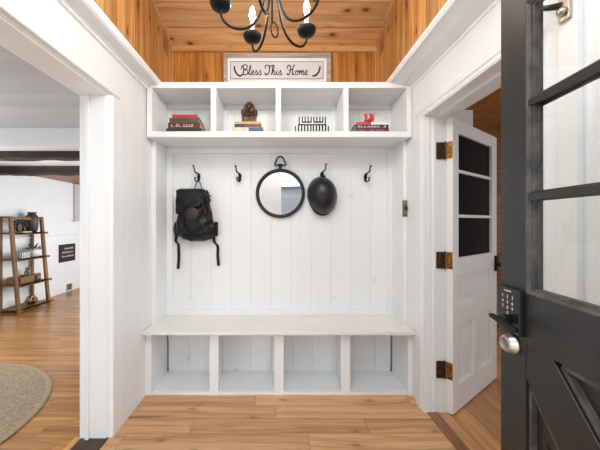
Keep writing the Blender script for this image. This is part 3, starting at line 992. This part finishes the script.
def interp(keys, n):
    out = []
    for i in range(n+1):
        y = keys[0][2]+(keys[-1][2]-keys[0][2])*i/n
        for A, B in zip(keys, keys[1:]):
            if A[2] <= y <= B[2]+1e-6:
                f = (y-A[2])/(B[2]-A[2])
                f = f*f*(3-2*f)
                out.append(tuple(A[k]+(B[k]-A[k])*f if k != 2 else y for k in range(4)))
                break
    return out
keys = [(181, 206, 189.5, 0.05), (179, 208, 193, 0.09), (178.5, 209, 203, 0.12), (177, 212, 216, 0.135), (175.5, 214.5, 228, 0.14), (176, 215, 234, 0.135), (181, 211, 239, 0.10), (189, 203, 241.6, 0.06)]
skinbag(interp(keys, 40), -0.006).build('body', LEATHER, t, True, local=True)
keys = [(180, 204, 188.8, 0.04), (177, 206, 191, 0.07), (176.5, 207.5, 198, 0.075), (176.8, 203, 206, 0.075), (176.6, 198, 210, 0.07), (177, 188, 214, 0.065)]
m = skinbag(interp(keys, 24), -0.072, wr=0.005, seed=5, e=0.6)
m.build('top_flap', LEATHER, t, True, local=True)
# round patch
pc = bp(194.4, 214.2)
m = MB(); m.lathe([(0.001, -0.165), (0.052, -0.163), (0.058, -0.158), (0.058, -0.13)], 28, (pc[0], 0, pc[1]), 'Y')
m.build('round_patch', LEATHERB, t, True, local=True)
for (xa, xb) in ((172.4, 178.5), (212.5, 216.8)):
    keys = [(xa, xb, 222, 0.02), (xa-0.4, xb+0.4, 228, 0.05), (xa+0.6, xb, 236.5, 0.04)]
    skinbag(interp(keys, 8), -0.03, 20, 0.002).build('side_pocket', LEATHER, t, True, local=True)
# folds as leather seams
m = MB()
for pts in ([(186, 200), (184, 212), (186, 224), (190, 236)], [(200, 196), (204, 208), (199, 222), (196, 237)], [(207, 196), (210, 210), (208, 224), (204, 236)], [(190, 226), (194, 231), (193, 238)]):
    m.tube(smooth_line([(*bp(*p)[:1], -0.146 if 196 < p[1] < 232 else -0.128, bp(*p)[1]) for p in pts], 5), 0.006, 8, flat=0.8)
m.build('seam_piping', LEATHER, t, True, local=True)
m = MB()
a, b, c, d = bp(192.6, 190), bp(195.2, 181.5), bp(197.8, 180.8), bp(200.8, 190)
m.tube(smooth_line([(a[0], -0.05, a[1]), (b[0]-0.005, -0.05, b[1]-0.01), ((b[0]+c[0])/2, -0.05, b[1]+0.006), (c[0]+0.008, -0.05, c[1]-0.012), (d[0], -0.05, d[1])], 5), 0.0075, 8, flat=0.5)
m.build('top_loop', WEB, t, True, local=True)
for pts in ([(174.6, 232), (173.4, 240), (174.6, 243.5), (176.4, 246), (176.2, 258), (176, 270)], [(212, 236), (212.6, 242), (216, 246.5), (216.4, 255), (217, 267)]):
    m = MB()
    P = smooth_line([(bp(*p)[0], -0.035, bp(*p)[1]) for p in pts], 5)
    rows = []
    for i, p in enumerate(P):
        w_ = 0.0125
        rows.append([m.bm.verts.new((p.x+q*w_, p.y+y_+0.006*math.sin(i*0.7), p.z)) for q, y_ in ((-1, -0.002), (1, -0.002), (1, 0.002), (-1, 0.002))])
    for A, B in zip(rows, rows[1:]):
        for k in range(4):
            m.bm.faces.new((A[k], A[(k+1) % 4], B[(k+1) % 4], B[k]))
    m.bm.faces.new(rows[0]); m.bm.faces.new(rows[-1][::-1])
    m.build('dangling_strap', WEB, t, local=True)
m = MB()
for p in ((208.2, 196), (208.6, 200)):
    q = bp(*p); m.box(q[0]-0.012, q[0]+0.012, -0.10, -0.05, q[1]-0.012, q[1]+0.012, 0.003)
m.build('strap_buckle', BLACKP, t, local=True)

# light switch on the panel edge
Xs, _, Zs = px(405.5, 208.5, 2.342)
t = thing('light_switch', 'small dark metal switch plate on the right side board edge', 'switch', (Xs, 2.348, Zs))
MB().box(Xs-0.024, Xs+0.024, 2.338, 2.348, Zs-0.066, Zs+0.066, 0.002).build('plate', PEWTER, t)
MB().box(Xs-0.008, Xs+0.008, 2.318, 2.339, Zs-0.012, Zs+0.012, 0.002).build('toggle', BLACKP, t)
for dz in (-0.035, 0.035):
    m = MB(); m.ball((Xs, 2.338, Zs+dz), 0.005, n=6)
    m.build('screw', SILVER, t)

# ------------------------------------------------------------ chandelier
CX, CY = -0.034, 1.43
t = thing('chandelier', 'black iron five-arm candle chandelier hanging from the pine ceiling', 'chandelier', (CX, CY, 2.28))
m = MB()
m.lathe([(0.004, 2.318), (0.0045, 2.325), (0.004, 2.42), (0.006, 2.46), (0.020, 2.52), (0.034, 2.57), (0.022, 2.62), (0.010, 2.66), (0.008, 2.70)], 16, (CX, CY, 0))
m.build('column', BLACKM, t, True)
m = MB()
m.tube([(CX, CY, 2.70), (CX, CY, CZ(CY)-0.02)], 0.006, 8)
m.build('hanging_rod', BLACKM, t, True)
m = MB()
m.lathe([(0.055, CZ(CY)+0.018), (0.055, CZ(CY)-0.018), (0.04, CZ(CY)-0.03), (0.01, CZ(CY)-0.045)], 20, (CX, CY, 0))
m.build('ceiling_canopy', BLACKM, t, True)
m = MB()
m.tube([(CX+0.012+0.028*math.cos(a)*0.62, CY-0.01+0.028*math.sin(0)*0.0+0.016*math.cos(a), 2.283+0.036*math.sin(a)) for a in [2*PI*i/28 for i in range(28)]], 0.0035, 8, True)
m.build('ring', BLACKM, t, True)
for kk, ang in enumerate((118, 187, 256, 328, 42)):
    a = math.radians(ang)
    ca, sa = math.cos(a), math.sin(a)
    P = smooth_line([(CX+r*ca, CY+r*sa, zq) for r, zq in ((0.020, 2.60), (0.028, 2.50), (0.046, 2.40), (0.088, 2.315), (0.145, 2.282), (0.205, 2.290), (0.242, 2.325), (0.250, 2.365), (0.250, 2.385))], 6)
    m = MB(); m.tube(P, 0.0062, 8)
    arm = m.build('arm', BLACKM, t, True)
    ex, ey = CX+0.25*ca, CY+0.25*sa
    m = MB(); m.lathe([(0.008, 2.366), (0.022, 2.370), (0.043, 2.377), (0.052, 2.396), (0.0525, 2.404), (0.048, 2.404), (0.039, 2.389), (0.016, 2.386), (0.016, 2.405), (0.004, 2.405)], 24, (ex, ey, 0))
    sub(arm, m.build('drip_pan', BLACKM, t, True))
    m = MB(); m.lathe([(0.0115, 2.388), (0.0115, 2.486), (0.009, 2.489), (0.004, 2.490)], 16, (ex, ey, 0))
    sub(arm, m.build('candle_sleeve', CREAM, t, True))
    m = MB(); m.lathe([(0.006, 2.488), (0.012, 2.500), (0.0165, 2.515), (0.016, 2.528), (0.0115, 2.545), (0.006, 2.560), (0.001, 2.572)], 16, (ex, ey, 0))
    sub(arm, m.build('bulb', BULB, t, True))

# ------------------------------------------------------------ dark entry door, standing open
DX, DY = 0.673, 0.88
ddir = Vector((-0.1, -1, 0)).normalized()        # from free edge towards the hinges
rotz = math.atan2(ddir.y, ddir.x)
t = thing('entry_door', 'open charcoal entry door with glass panes and crossbuck lower panel', 'door', (DX, DY, 0.012), rotz)
# local frame: +x along the leaf from the free edge, local y: the seen face at y=0, thickness towards +y
DT = 0.045
T2 = 2.035
def dbox(m, a, b, z0, z1, y0=0.0, y1=DT, bev=0.0015):
    m.box(a, b, y0, y1, z0-0.012, z1-0.012, bev)
m = MB(); dbox(m, 0, 0.10, 0.012, T2); dbox(m, 0.80, 0.90, 0.012, T2)
m.build('stile', BLKDOOR, t, local=True)
m = MB(); dbox(m, 0.10, 0.80, 1.012, 1.150); dbox(m, 0.10, 0.80, 1.93, T2); dbox(m, 0.10, 0.80, 0.012, 0.25)
m.build('rail', BLKDOOR, t, local=True)
# lower crossbuck
m = MB(); dbox(m, 0.10, 0.80, 0.25, 1.012, 0.020, 0.034, 0)
m.build('lower_panel', BLKDOOR, t, local=True)
def crossbar(z0, z1, nm):
    m = MB()
    p = Vector((0.10, 0, z0-0.012)); q = Vector((0.80, 0, z1-0.012))
    d = (q-p).normalized(); n = Vector((-d.z, 0, d.x))
    wv = 0.062
    # clip the band to the panel rectangle
    poly = [p+n*wv-d*0.2, q+n*wv+d*0.2, q-n*wv+d*0.2, p-n*wv-d*0.2]
    poly = [(v.x, v.z) for v in poly]
    def clip(poly, f):
        out = []
        for i in range(len(poly)):
            A, B = poly[i-1], poly[i]
            fa, fb = f(A), f(B)
            if fa*fb < 0:
                k = fa/(fa-fb); out.append((A[0]+(B[0]-A[0])*k, A[1]+(B[1]-A[1])*k))
            if fb >= 0:
                out.append(B)
        return out
    lo, hi = 0.25-0.012, 1.012-0.012
    for f in (lambda v: v[0]-0.10, lambda v: 0.80-v[0], lambda v: v[1]-lo, lambda v: hi-v[1]):
        poly = clip(poly, f)
    m.prism(poly, 'Y', 0.0015, 0.022)
    o = m.build(nm, BLKDOOR, t, local=True, bevel=0.002)
    return o
crossbar(1.012, 0.25, 'crossbar'); crossbar(0.25, 1.012, 'crossbar')
# mouldings round the four triangles and along the panel
m = MB()
ctr = (0.45, 0.631)
rp = []
tris = [((0.10, 0.25), (0.10, 1.012)), ((0.80, 0.25), (0.80, 1.012)), ((0.10, 1.012), (0.80, 1.012)), ((0.10, 0.25), (0.80, 0.25))]
dg = Vector((0.70, 0.762)).normalized()
off = 0.062/abs(dg.y), 0.062/abs(dg.x)      # offsets along the vertical / horizontal edges
for A, B in tris:
    if A[0] == B[0]:
        s_ = 1 if A[0] < 0.45 else -1
        vo = 0.062/ (0.70/math.hypot(0.70, 0.762))
        ho = 0.062/ (0.762/math.hypot(0.70, 0.762))
        T_ = [(A[0]+s_*0.008, A[1]+vo+0.02), (A[0]+s_*0.008, B[1]-vo-0.02), (ctr[0]-s_*(ho+0.014), ctr[1])]
    else:
        s_ = 1 if A[1] < 0.6 else -1
        vo = 0.062/ (0.70/math.hypot(0.70, 0.762))
        ho = 0.062/ (0.762/math.hypot(0.70, 0.762))
        T_ = [(A[0]+ho+0.02, A[1]+s_*0.008), (B[0]-ho-0.02, A[1]+s_*0.008), (ctr[0], ctr[1]-s_*(vo+0.014))]
    for i in range(3):
        p, q = T_[i], T_[(i+1) % 3]
        m.bar((p[0], 0.014, p[1]-0.012), (q[0], 0.014, q[1]-0.012), 0.011, 0.014)
    g_ = (sum(p[0] for p in T_)/3, sum(p[1] for p in T_)/3)
    T2_ = [(g_[0]+(p[0]-g_[0])*0.55, g_[1]+(p[1]-g_[1])*0.55) for p in T_]
    rp.append([(p[0], p[1]-0.012) for p in T2_])
m.build('panel_moulding', WORN, t, local=True)
for q in rp:
    MB().prism(q, 'Y', 0.0165, 0.0205).build('raised_panel', BLKDOOR, t, local=True)
# glazing
gx = [0.10, 0.333, 0.567, 0.80]
gz = [1.150, 1.41, 1.662, 1.93]
m = MB()
for zq in gz[1:3]:
    m.prism([(0.004, zq-0.024), (0.012, zq-0.017), (0.03, zq-0.017), (0.041, zq-0.024), (0.041, zq-0.006), (0.03, zq+0.001), (0.012, zq+0.001), (0.004, zq-0.006)], 'X', 0.10, 0.80)
m.build('muntin', BLKDOOR, t, local=True)
m = MB()
for xq in gx[1:3]:
    m.prism([(xq-0.009, 0.004), (xq+0.009, 0.004), (xq+0.009, 0.041), (xq-0.009, 0.041)], 'Z', 1.138, 1.918)
m.build('muntin', BLKDOOR, t, local=True)
m = MB()
pr = [(0.0, 0.0), (0.003, 0.001), (0.006, 0.005), (0.009, 0.006), (0.010, 0.010), (0.015, 0.011), (0.016, 0.024)]
for xa, sg in ((0.10, 1), (0.80, -1)):
    m.prism([(xa+sg*u, 0.001+v) for u, v in pr]+[(xa, 0.031)], 'Z', 1.138, 1.918)
for za, sg in ((1.138, 1), (1.918, -1)):
    m.prism([(0.001+v, za+sg*u) for u, v in pr]+[(0.031, za)], 'X', 0.10, 0.80)
m.build('glass_bead', WORN, t, local=True)
for i in range(3):
    for j in range(3):
        MB().box(gx[i]+0.002, gx[i+1]-0.002, 0.016, 0.019, gz[j]-0.012, gz[j+1]-0.014).build('pane', GLASS, t, local=True)
# worn white paint along the left bead is on the glazing bead itself
# keypad lock
lk = MB(); lk.box(0.006, 0.098, -0.014, 0.0, 1.030-0.012, 1.155-0.012, 0.003)
LK = lk.build('lock_plate', LOCKM, t, local=True); LK['label'] = 'keypad lock plate'
def text_mesh(txt, size):
    c = bpy.data.curves.new('txt', 'FONT'); c.body = txt; c.size = size; c.align_x = 'CENTER'; c.align_y = 'CENTER'; c.extrude = 0.0004
    o = bpy.data.objects.new('txt', c); COL.objects.link(o)
    bpy.context.view_layer.update()
    me = bpy.data.meshes.new_from_object(o.evaluated_get(bpy.context.evaluated_depsgraph_get()))
    bpy.data.objects.remove(o)
    return me
m = MB()
keys_ = [('1', 0, 0), ('2', 1, 0), ('3', 2, 0), ('4', 0, 1), ('5', 1, 1), ('6', 2, 1), ('7', 0, 2), ('8', 1, 2), ('9', 2, 2), ('0', 1, 3)]
for ch, a, b in keys_:
    me = text_mesh(ch, 0.013)
    # text is drawn in XY facing +Z; stand it on the face looking to -y
    me.transform(Matrix.Translation((0.032+a*0.020, -0.0145, 1.128-0.012-b*0.0155)) @ Matrix.Rotation(PI/2, 4, 'X'))
    m.bm.from_mesh(me)
    bpy.data.meshes.remove(me)
m.box(0.038, 0.066, -0.0147, -0.0138, 1.1435-0.012, 1.1465-0.012)
sub(LK, m.build('keypad_digits', CHALKW, t, local=True))
m = MB()
m.lathe([(0.014, 0.0), (0.014, -0.02), (0.009, -0.024), (0.009, -0.036)], 18, (0.060, -0.014, 1.066-0.012), 'Y')
m.prism([(0.034, 1.073-0.012), (0.042, 1.077-0.012), (0.142, 1.069-0.012), (0.145, 1.059-0.012), (0.138, 1.056-0.012), (0.038, 1.064-0.012)], 'Y', -0.056, -0.044)
sub(LK, m.build('lever_handle', BLACKM, t, local=True, bevel=0.003))
m = MB()
m.lathe([(0.029, 0.0), (0.029, -0.006), (0.027, -0.008), (0.024, -0.020), (0.021, -0.025), (0.016, -0.026), (0.016, -0.024), (0.001, -0.024)], 24, (0.055, 0.0, 0.995-0.012), 'Y')
o = m.build('deadbolt', SILVER, t, True, local=True); o['label'] = 'silver deadbolt cylinder'
m = MB(); m.lathe([(0.008, -0.0235), (0.008, -0.0255), (0.001, -0.0255)], 14, (0.055, 0, 0.983), 'Y'); m.box(0.0542, 0.0558, -0.0265, -0.0235, 0.990-0.012, 1.000-0.012)
sub(o, m.build('keyway', GREYP, t, local=True))

# iron latch on the vertical board behind the glass
t = thing('door_latch', 'small iron and brass spring latch on white board seen through entry door glass', 'latch', (1.012, 1.02, 2.09))
m = MB(); m.box(1.000, 1.012, 1.0, 1.04, 2.05, 2.14, 0.002)
m.build('mounting_plate', SILVER, t)
m = MB(); m.tube(smooth_line([(1.006, 1.03, 2.11), (0.99, 1.06, 2.125), (0.985, 1.10, 2.15), (0.98, 1.15, 2.178)], 5), [0.013-0.0005*i for i in range(16)], 8)
m.build('lever', BLACKM, t, True)
m = MB(); m.lathe([(0.014, 0.0), (0.016, -0.01), (0.008, -0.02)], 12, (1.0, 1.02, 2.08), 'X')
m.build('boss', SILVER, t, True)

# ------------------------------------------------------------ white inner door, open into the right room
B = Vector((1.2, 2.0, 0)); wd = Vector((0.809, 0.588, 0)).normalized()
rot = math.atan2(wd.y, wd.x)
WH = 2.065
t = thing('interior_door', 'white panelled interior door with three dark panes standing open in right doorway', 'door', (B.x, B.y, 0.012), rot)
def wbox(m, a, b, z0, z1, y0=0.0, y1=0.042, bev=0.0015):
    m.box(a, b, y0, y1, z0-0.012, z1-0.012, bev)
m = MB(); wbox(m, 0, 0.088, 0.012, WH); wbox(m, 0.71, 0.82, 0.012, WH)
m.build('stile', DOORW, t, local=True)
m = MB()
for z0, z1 in ((1.97, WH), (0.97, 1.09), (0.62, 0.75), (0.012, 0.19)):
    wbox(m, 0.088, 0.71, z0, z1)
wbox(m, 0.36, 0.44, 0.19, 0.62)
m.build('rail', DOORW, t, local=True)
m = MB()
for z0, z1 in ((1.695, 1.717), (1.375, 1.397)):
    wbox(m, 0.088, 0.71, z0, z1, 0.004, 0.038)
m.build('muntin', DOORW, t, local=True)
for z0, z1 in ((1.717, 1.97), (1.397, 1.695), (1.09, 1.375)):
    MB().box(0.088, 0.71, 0.018, 0.024, z0-0.012, z1-0.012).build('pane', DGLASS, t, local=True)['label'] = 'glass pane coloured as a dark reflection'
for a, b, z0, z1 in ((0.088, 0.71, 0.75, 0.97), (0.088, 0.36, 0.19, 0.62), (0.44, 0.71, 0.19, 0.62)):
    m = MB(); wbox(m, a, b, z0, z1, 0.020, 0.03, 0)
    wbox(m, a+0.05, b-0.05, z0+0.05, z1-0.05, 0.012, 0.022, 0.004)
    for q in ((a, a+0.012, z0, z1), (b-0.012, b, z0, z1), (a, b, z0, z0+0.012), (a, b, z1-0.012, z1)):
        wbox(m, *q, 0.007, 0.021, 0.003)
    m.build('panel', DOORW, t, local=True)
m = MB(); wbox(m, 0.765, 0.825, 0.93, 1.06, -0.014, 0.0, 0.003)
o = m.build('rim_lock', BLACKM, t, local=True)
m = MB(); m.lathe([(0.012, -0.012), (0.010, -0.03), (0.022, -0.04), (0.026, -0.052), (0.018, -0.062), (0.004, -0.064)], 16, (0.778, 0, 0.975), 'Y')
sub(o, m.build('knob', BLACKM, t, True, local=True))
for yp_, nm in ((151, 'upper'), (260, 'middle'), (369, 'lower')):
    zc = 1.34+(222.5-yp_)/141.8
    # leaf on the jamb, leaf on the door's hinge edge, knuckle between
    m = MB()
    h2 = 0.058
    m.box(1.108, 1.160, 2.033, 2.0445, zc-h2, zc+h2, 0.001)
    m.tube([(1.163, 2.031, zc-h2-0.004), (1.163, 2.031, zc+h2+0.004)], 0.0062, 10)
    o = m.build('hinge', BRASSD, t); o['label'] = nm+' aged brass hinge'
    m = MB()
    # edge runs from (1.2,2.0) back along (-0.588,0.809)
    e = Vector((-wd.y, wd.x, 0)); nrm = -wd
    c0 = B+nrm*0.0015+e*0.002; c1 = B+nrm*0.0015+e*0.040
    mid = (c0+c1)/2
    pts = [(c0.x, c0.y), (c1.x, c1.y), (c1.x+nrm.x*0.003, c1.y+nrm.y*0.003), (c0.x+nrm.x*0.003, c0.y+nrm.y*0.003)]
    m.prism(pts, 'Z', zc-h2, zc+h2)
    for dz in (-0.035, 0.0, 0.035):
        p = mid+nrm*0.0045+e*(0.008 if dz else -0.008)
        m.ball((p.x, p.y, zc+dz), 0.004, n=5)
    sub(o, m.build('hinge_leaf', BRASS, t))

# ------------------------------------------------------------ left room: rug, ladder shelf and what stands on it
t = thing('round_rug', 'round braided jute rug on left room floor', 'rug', (-2.58, 1.83, 0))
m = MB(); m.lathe([(0.001, 0.001), (0.872, 0.001), (0.872, 0.009), (0.001, 0.010)], 96)
m.build('woven_field', JUTE, t, local=True)
m = MB(); m.tube([(0.885*math.cos(2*PI*i/96), 0.885*math.sin(2*PI*i/96), 0.007) for i in range(96)], 0.022, 8, True, 0.32)
m.build('bound_edge', JUTEB, t, True, local=True)

NY, FY = 4.25, 4.80
t = thing('ladder_shelf', 'leaning walnut ladder shelf with four boards against left room wall', 'shelf', (-3.95, 4.53, 0))
def fx(z): return -3.815-0.085*z       # front leg leans back to the wall
for y in (NY, FY):
    m = MB(); m.bar((fx(0), y, 0), (fx(1.43), y, 1.43), 0.032, 0.05)
    m.build('front_leg', SHELFW, t)
    m = MB(); m.bar((-4.085, y, 0), (-4.085, y, 1.43), 0.032, 0.04)
    m.build('rear_leg', SHELFW, t)
    m = MB(); m.bar((-4.10, y, 1.415), (fx(1.415)+0.016, y, 1.415), 0.03, 0.045)
    m.build('top_side_rail', SHELFW, t)
m = MB(); m.bar((fx(1.40), NY, 1.40), (fx(1.40), FY, 1.40), 0.02, 0.035)
m.build('top_front_rail', SHELFW, t)
SZ = [1.165, 0.775, 0.392, 0.035]
for zq in SZ:
    m = MB(); m.box(-4.10, fx(zq)+0.045, NY+0.02, FY-0.02, zq, zq+0.022, 0.002); m.box(fx(zq)+0.018, fx(zq)+0.045, NY-0.06, FY+0.06, zq-0.012, zq+0.022, 0.002)
    m.build('shelf_board', SHELFW, t)
# top board: vase, black figure
zt_ = SZ[0]+0.022
t = thing('vase', 'tall brown and black stoneware vase on top of ladder shelf', 'vase', (-3.97, 4.66, zt_))
m = MB(); m.lathe([(0.055, 0.0), (0.075, 0.03), (0.083, 0.12), (0.086, 0.19), (0.078, 0.255), (0.056, 0.28), (0.05, 0.29), (0.058, 0.312), (0.054, 0.312), (0.036, 0.285), (0.034, 0.26), (0.004, 0.26)], 24)
def vase_mat():
    q = NT('vase_two_tone_glaze')
    sep = q.n('ShaderNodeSeparateXYZ'); q.l(q.obj(), sep.inputs[0])
    f = q.math('ADD', q.math('MULTIPLY', sep.outputs[2], 3.2), q.math('MULTIPLY', q.noise(q.obj(), 14, 3), 0.25))
    q.l(q.ramp(f, [(0.25, lin('#2a2a2e')), (0.55, lin('#3a302a')), (0.7, lin('#5d432a')), (0.95, lin('#4a372a')), (1.0, lin('#33333a'))]), q.b.inputs['Base Color'])
    q.b.inputs['Roughness'].default_value = 0.5
    return q.m
m.build('body', vase_mat(), t, True, local=True)
m = MB(); m.tube([(0.058*math.cos(2*PI*i/24), 0.058*math.sin(2*PI*i/24), 0.312) for i in range(24)], 0.006, 8, True)
m.build('lip', BLACKP, t, True, local=True)
t = thing('animal_statue', 'black long-backed animal statue beside vase on ladder shelf', 'statue', (-3.95, 4.42, zt_))
m = MB()
P = smooth_line([(0, -0.085, 0.02), (0, -0.09, 0.08), (0, -0.085, 0.135), (0, -0.04, 0.152), (0, 0.04, 0.150), (0, 0.085, 0.135), (0, 0.105, 0.09)], 6)
m.tube(P, [0.015+0.012*math.sin(PI*i/(len(P)-1)) for i in range(len(P))], 10)
m.tube([(0, -0.035, 0.14), (0, -0.045, 0.07), (0, -0.045, 0.0)], [0.02, 0.014, 0.012], 8)
m.tube([(0, 0.05, 0.14), (0, 0.06, 0.07), (0, 0.055, 0.0)], [0.02, 0.014, 0.012], 8)
m.ball((0, 0.115, 0.085), 0.02, 0.024, 0.026, 8)
m.build('body', BLACKP, t, True, local=True)
MB().box(-0.03, 0.03, -0.10, 0.12, 0, 0.008, 0.002).build('base', BLACKP, t, local=True)
t = book(-4.02, -3.80, 4.30, 0.16, zt_, 0.016, C('book_pale', '#c9b28c'), 'pale thin book lying at near end of top ladder board', PAGEW)
t.location.x = -3.945
t.location.y = 4.44
t.scale = (0.9, 1, 1)
for o in [o for o in COL.objects if o.name.startswith('animal_statue')]:
    o.location.z += 0.0163
# second board
z2_ = SZ[1]+0.022
t = thing('potted_plant', 'small green plant in white pot on second ladder shelf board', 'plant', (-3.94, 4.67, z2_))
m = MB(); m.lathe([(0.05, 0), (0.062, 0.06), (0.07, 0.125), (0.062, 0.125), (0.055, 0.105), (0.004, 0.105)], 20)
m.build('pot', TRIMW, t, True, local=True)
m = MB()
rnd = random.Random(4)
for i in range(46):
    a = rnd.random()*2*PI; l = 0.09+rnd.random()*0.09; el = 0.2+rnd.random()*1.0
    d = Vector((math.cos(a)*math.cos(el), math.sin(a)*math.cos(el), math.sin(el)))
    p0 = Vector((0.02*math.cos(a), 0.02*math.sin(a), 0.10))
    side = Vector((-math.sin(a), math.cos(a), 0))*0.011
    p1 = p0+d*l*0.55; p2 = p0+d*l+Vector((0, 0, -0.03))
    up = Vector((0, 0, 0.003))
    v = [m.bm.verts.new(q) for q in (p0-side*0.5, p0+side*0.5, p1+side, p1-side, p2)]
    u = [m.bm.verts.new(q) for q in (p0+up, p1+up*2, p2+up*0.4)]
    m.bm.faces.new((v[0], v[3], u[1], u[0])); m.bm.faces.new((v[3], v[4], u[2], u[1]))
    m.bm.faces.new((u[0], u[1], v[2], v[1])); m.bm.faces.new((u[1], u[2], v[4], v[2]))
m.build('leaves', GREEN, t, False, local=True)
MB().lathe([(0.054, 0.100), (0.054, 0.108)], 16).build('soil', paint('dark_soil', '#2e2218', 0.95, 0.3, 0.5, 60), t, local=True)
t = thing('striped_box', 'small black and white striped box on second ladder shelf board', 'box', (-3.93, 4.46, z2_))
m = MB(); m.box(-0.04, 0.04, -0.085, 0.085, 0, 0.09, 0.003)
m.build('body', TRIMW, t, local=True)
m = MB()
for i in range(5):
    y = -0.075+i*0.0365
    m.box(-0.0415, 0.0415, y-0.008, y+0.008, 0.004, 0.0915, 0.001)
m.build('black_stripe', BLACKP, t, local=True)
t = thing('small_figurine', 'dark upright figurine at near end of second ladder board', 'figurine', (-3.95, 4.32, z2_))
m = MB(); m.lathe([(0.026, 0), (0.03, 0.02), (0.022, 0.06), (0.032, 0.10), (0.024, 0.13), (0.012, 0.14), (0.02, 0.16), (0.014, 0.18), (0.002, 0.185)], 14)
m.build('body', BLACKP, t, True, local=True)
MB().box(-0.035, 0.035, -0.035, 0.035, 0, 0.006).build('base', BLACKP, t, local=True)
# third board
z3_ = SZ[2]+0.022
t = thing('woven_tray', 'tan woven tray box on third ladder shelf board', 'tray', (-3.94, 4.43, z3_))
m = MB()
m.box(-0.10, 0.10, -0.13, 0.13, 0, 0.01)
m.box(-0.10, -0.09, -0.13, 0.13, 0, 0.10, 0.003); m.box(0.09, 0.10, -0.13, 0.13, 0, 0.10, 0.003)
m.box(-0.10, 0.10, -0.13, -0.12, 0, 0.10, 0.003); m.box(-0.10, 0.10, 0.12, 0.13, 0, 0.10, 0.003)
m.build('woven_body', BASKET, t, local=True)
m = MB(); m.tube([(-0.098, -0.128, 0.1), (0.098, -0.128, 0.1), (0.098, 0.128, 0.1), (-0.098, 0.128, 0.1)], 0.006, 6, True)
m.build('rim', BASKET, t, local=True)
SMOKE = glassy('smoky_glass', (0.72, 0.70, 0.66, 1), 1.5)
t = thing('glass_jar', 'tall smoky glass jar beside tray on third ladder shelf board', 'jar', (-3.99, 4.61, z3_))
m = MB(); m.lathe([(0.044, 0), (0.05, 0.01), (0.05, 0.14), (0.034, 0.17), (0.036, 0.19), (0.032, 0.19), (0.03, 0.17), (0.046, 0.138), (0.046, 0.012), (0.002, 0.012)], 20)
m.build('vessel', SMOKE, t, True, local=True)
m = MB(); m.lathe([(0.034, 0.19), (0.036, 0.205), (0.01, 0.21), (0.012, 0.222), (0.002, 0.226)], 16)
m.build('lid', GREYP, t, True, local=True)
t = thing('candle_holder', 'short clear glass candle holder in front of smoky jar', 'candle holder', (-3.90, 4.67, z3_))
m = MB(); m.lathe([(0.05, 0), (0.052, 0.008), (0.052, 0.11), (0.048, 0.11), (0.048, 0.01), (0.002, 0.01)], 20)
m.build('cup', SMOKE, t, True, local=True)
m = MB(); m.lathe([(0.044, 0.011), (0.044, 0.07), (0.002, 0.072)], 16); m.build('wax', CREAM, t, True, local=True)
# bottom board
z4_ = SZ[3]+0.022
t = thing('geometric_terrarium', 'gold edged faceted glass terrarium on lowest ladder shelf board', 'terrarium', (-3.86, 4.52, z4_))
top = [(0.035*math.cos(a), 0.035*math.sin(a), 0.145) for a in [PI/6+2*PI*i/6 for i in range(6)]]
midr = [(0.085*math.cos(a), 0.085*math.sin(a), 0.07) for a in [2*PI*i/6 for i in range(6)]]
bot = [(0.04*math.cos(a), 0.04*math.sin(a), 0.004) for a in [PI/6+2*PI*i/6 for i in range(6)]]
m = MB()
for R in (top, midr, bot):
    for i in range(6):
        m.tube([R[i], R[(i+1) % 6]], 0.004, 6)
for i in range(6):
    for R in (top, bot):
        m.tube([midr[i], R[i]], 0.004, 6); m.tube([midr[i], R[i-1]], 0.004, 6)
m.build('gold_frame', GOLD, t, local=True)
m = MB()
vt, vm, vb = [[m.bm.verts.new(Vector(p)*0.97) for p in R] for R in (top, midr, bot)]
for i in range(6):
    j = (i+1) % 6
    m.bm.faces.new((vm[i], vm[j], vt[i])); m.bm.faces.new((vt[i], vm[j], vt[j]))
    m.bm.faces.new((vm[i], vb[i], vm[j])); m.bm.faces.new((vb[i], vb[j], vm[j]))
m.build('glass_facets', SMOKE, t, local=True)
m = MB(); m.ball((0, 0, 0.035), 0.048, 0.048, 0.026, 8); m.build('moss', paint('dark_moss', '#2b2f1c', 0.9, 0.3, 0.4, 60), t, True, local=True)

# chalk sign on the far wall, floor outlet
t = thing('letter_board', 'small black board with white handwriting on far left wall', 'sign', (-4.12, 5.62, 0.55))
MB().box(-4.12, -4.102, 5.42, 5.84, 0.585, 0.92, 0.002).build('board', CHALK, t)
m = MB()
rnd = random.Random(9)
for row, zc in enumerate((0.83, 0.755, 0.68)):
    y = 5.47+0.03*rnd.random()
    while y < 5.78:
        wv = 0.022+rnd.random()*0.018
        h_ = 0.018+rnd.random()*0.022
        P = smooth_line([(-4.1015, y, zc), (-4.1015, y+wv*0.3, zc+h_), (-4.1015, y+wv*0.6, zc-0.2*h_), (-4.1015, y+wv, zc+0.5*h_)], 3)
        if rnd.random() < 0.85:
            m.tube(P, 0.0042, 5)
        y += wv+0.006
m.build('handwriting', CHALKW, t)
t = thing('wall_outlet', 'grey outlet plate low on far left wall baseboard', 'outlet', (-4.105, 5.68, 0.03))
MB().box(-4.105, -4.096, 5.60, 5.74, 0.02, 0.145, 0.002).build('plate', GREYP, t)
m = MB()
for z_ in (0.06, 0.105):
    m.box(-4.0965, -4.094, 5.65, 5.69, z_-0.014, z_+0.014, 0.001)
m.build('socket', BLACKP, t)
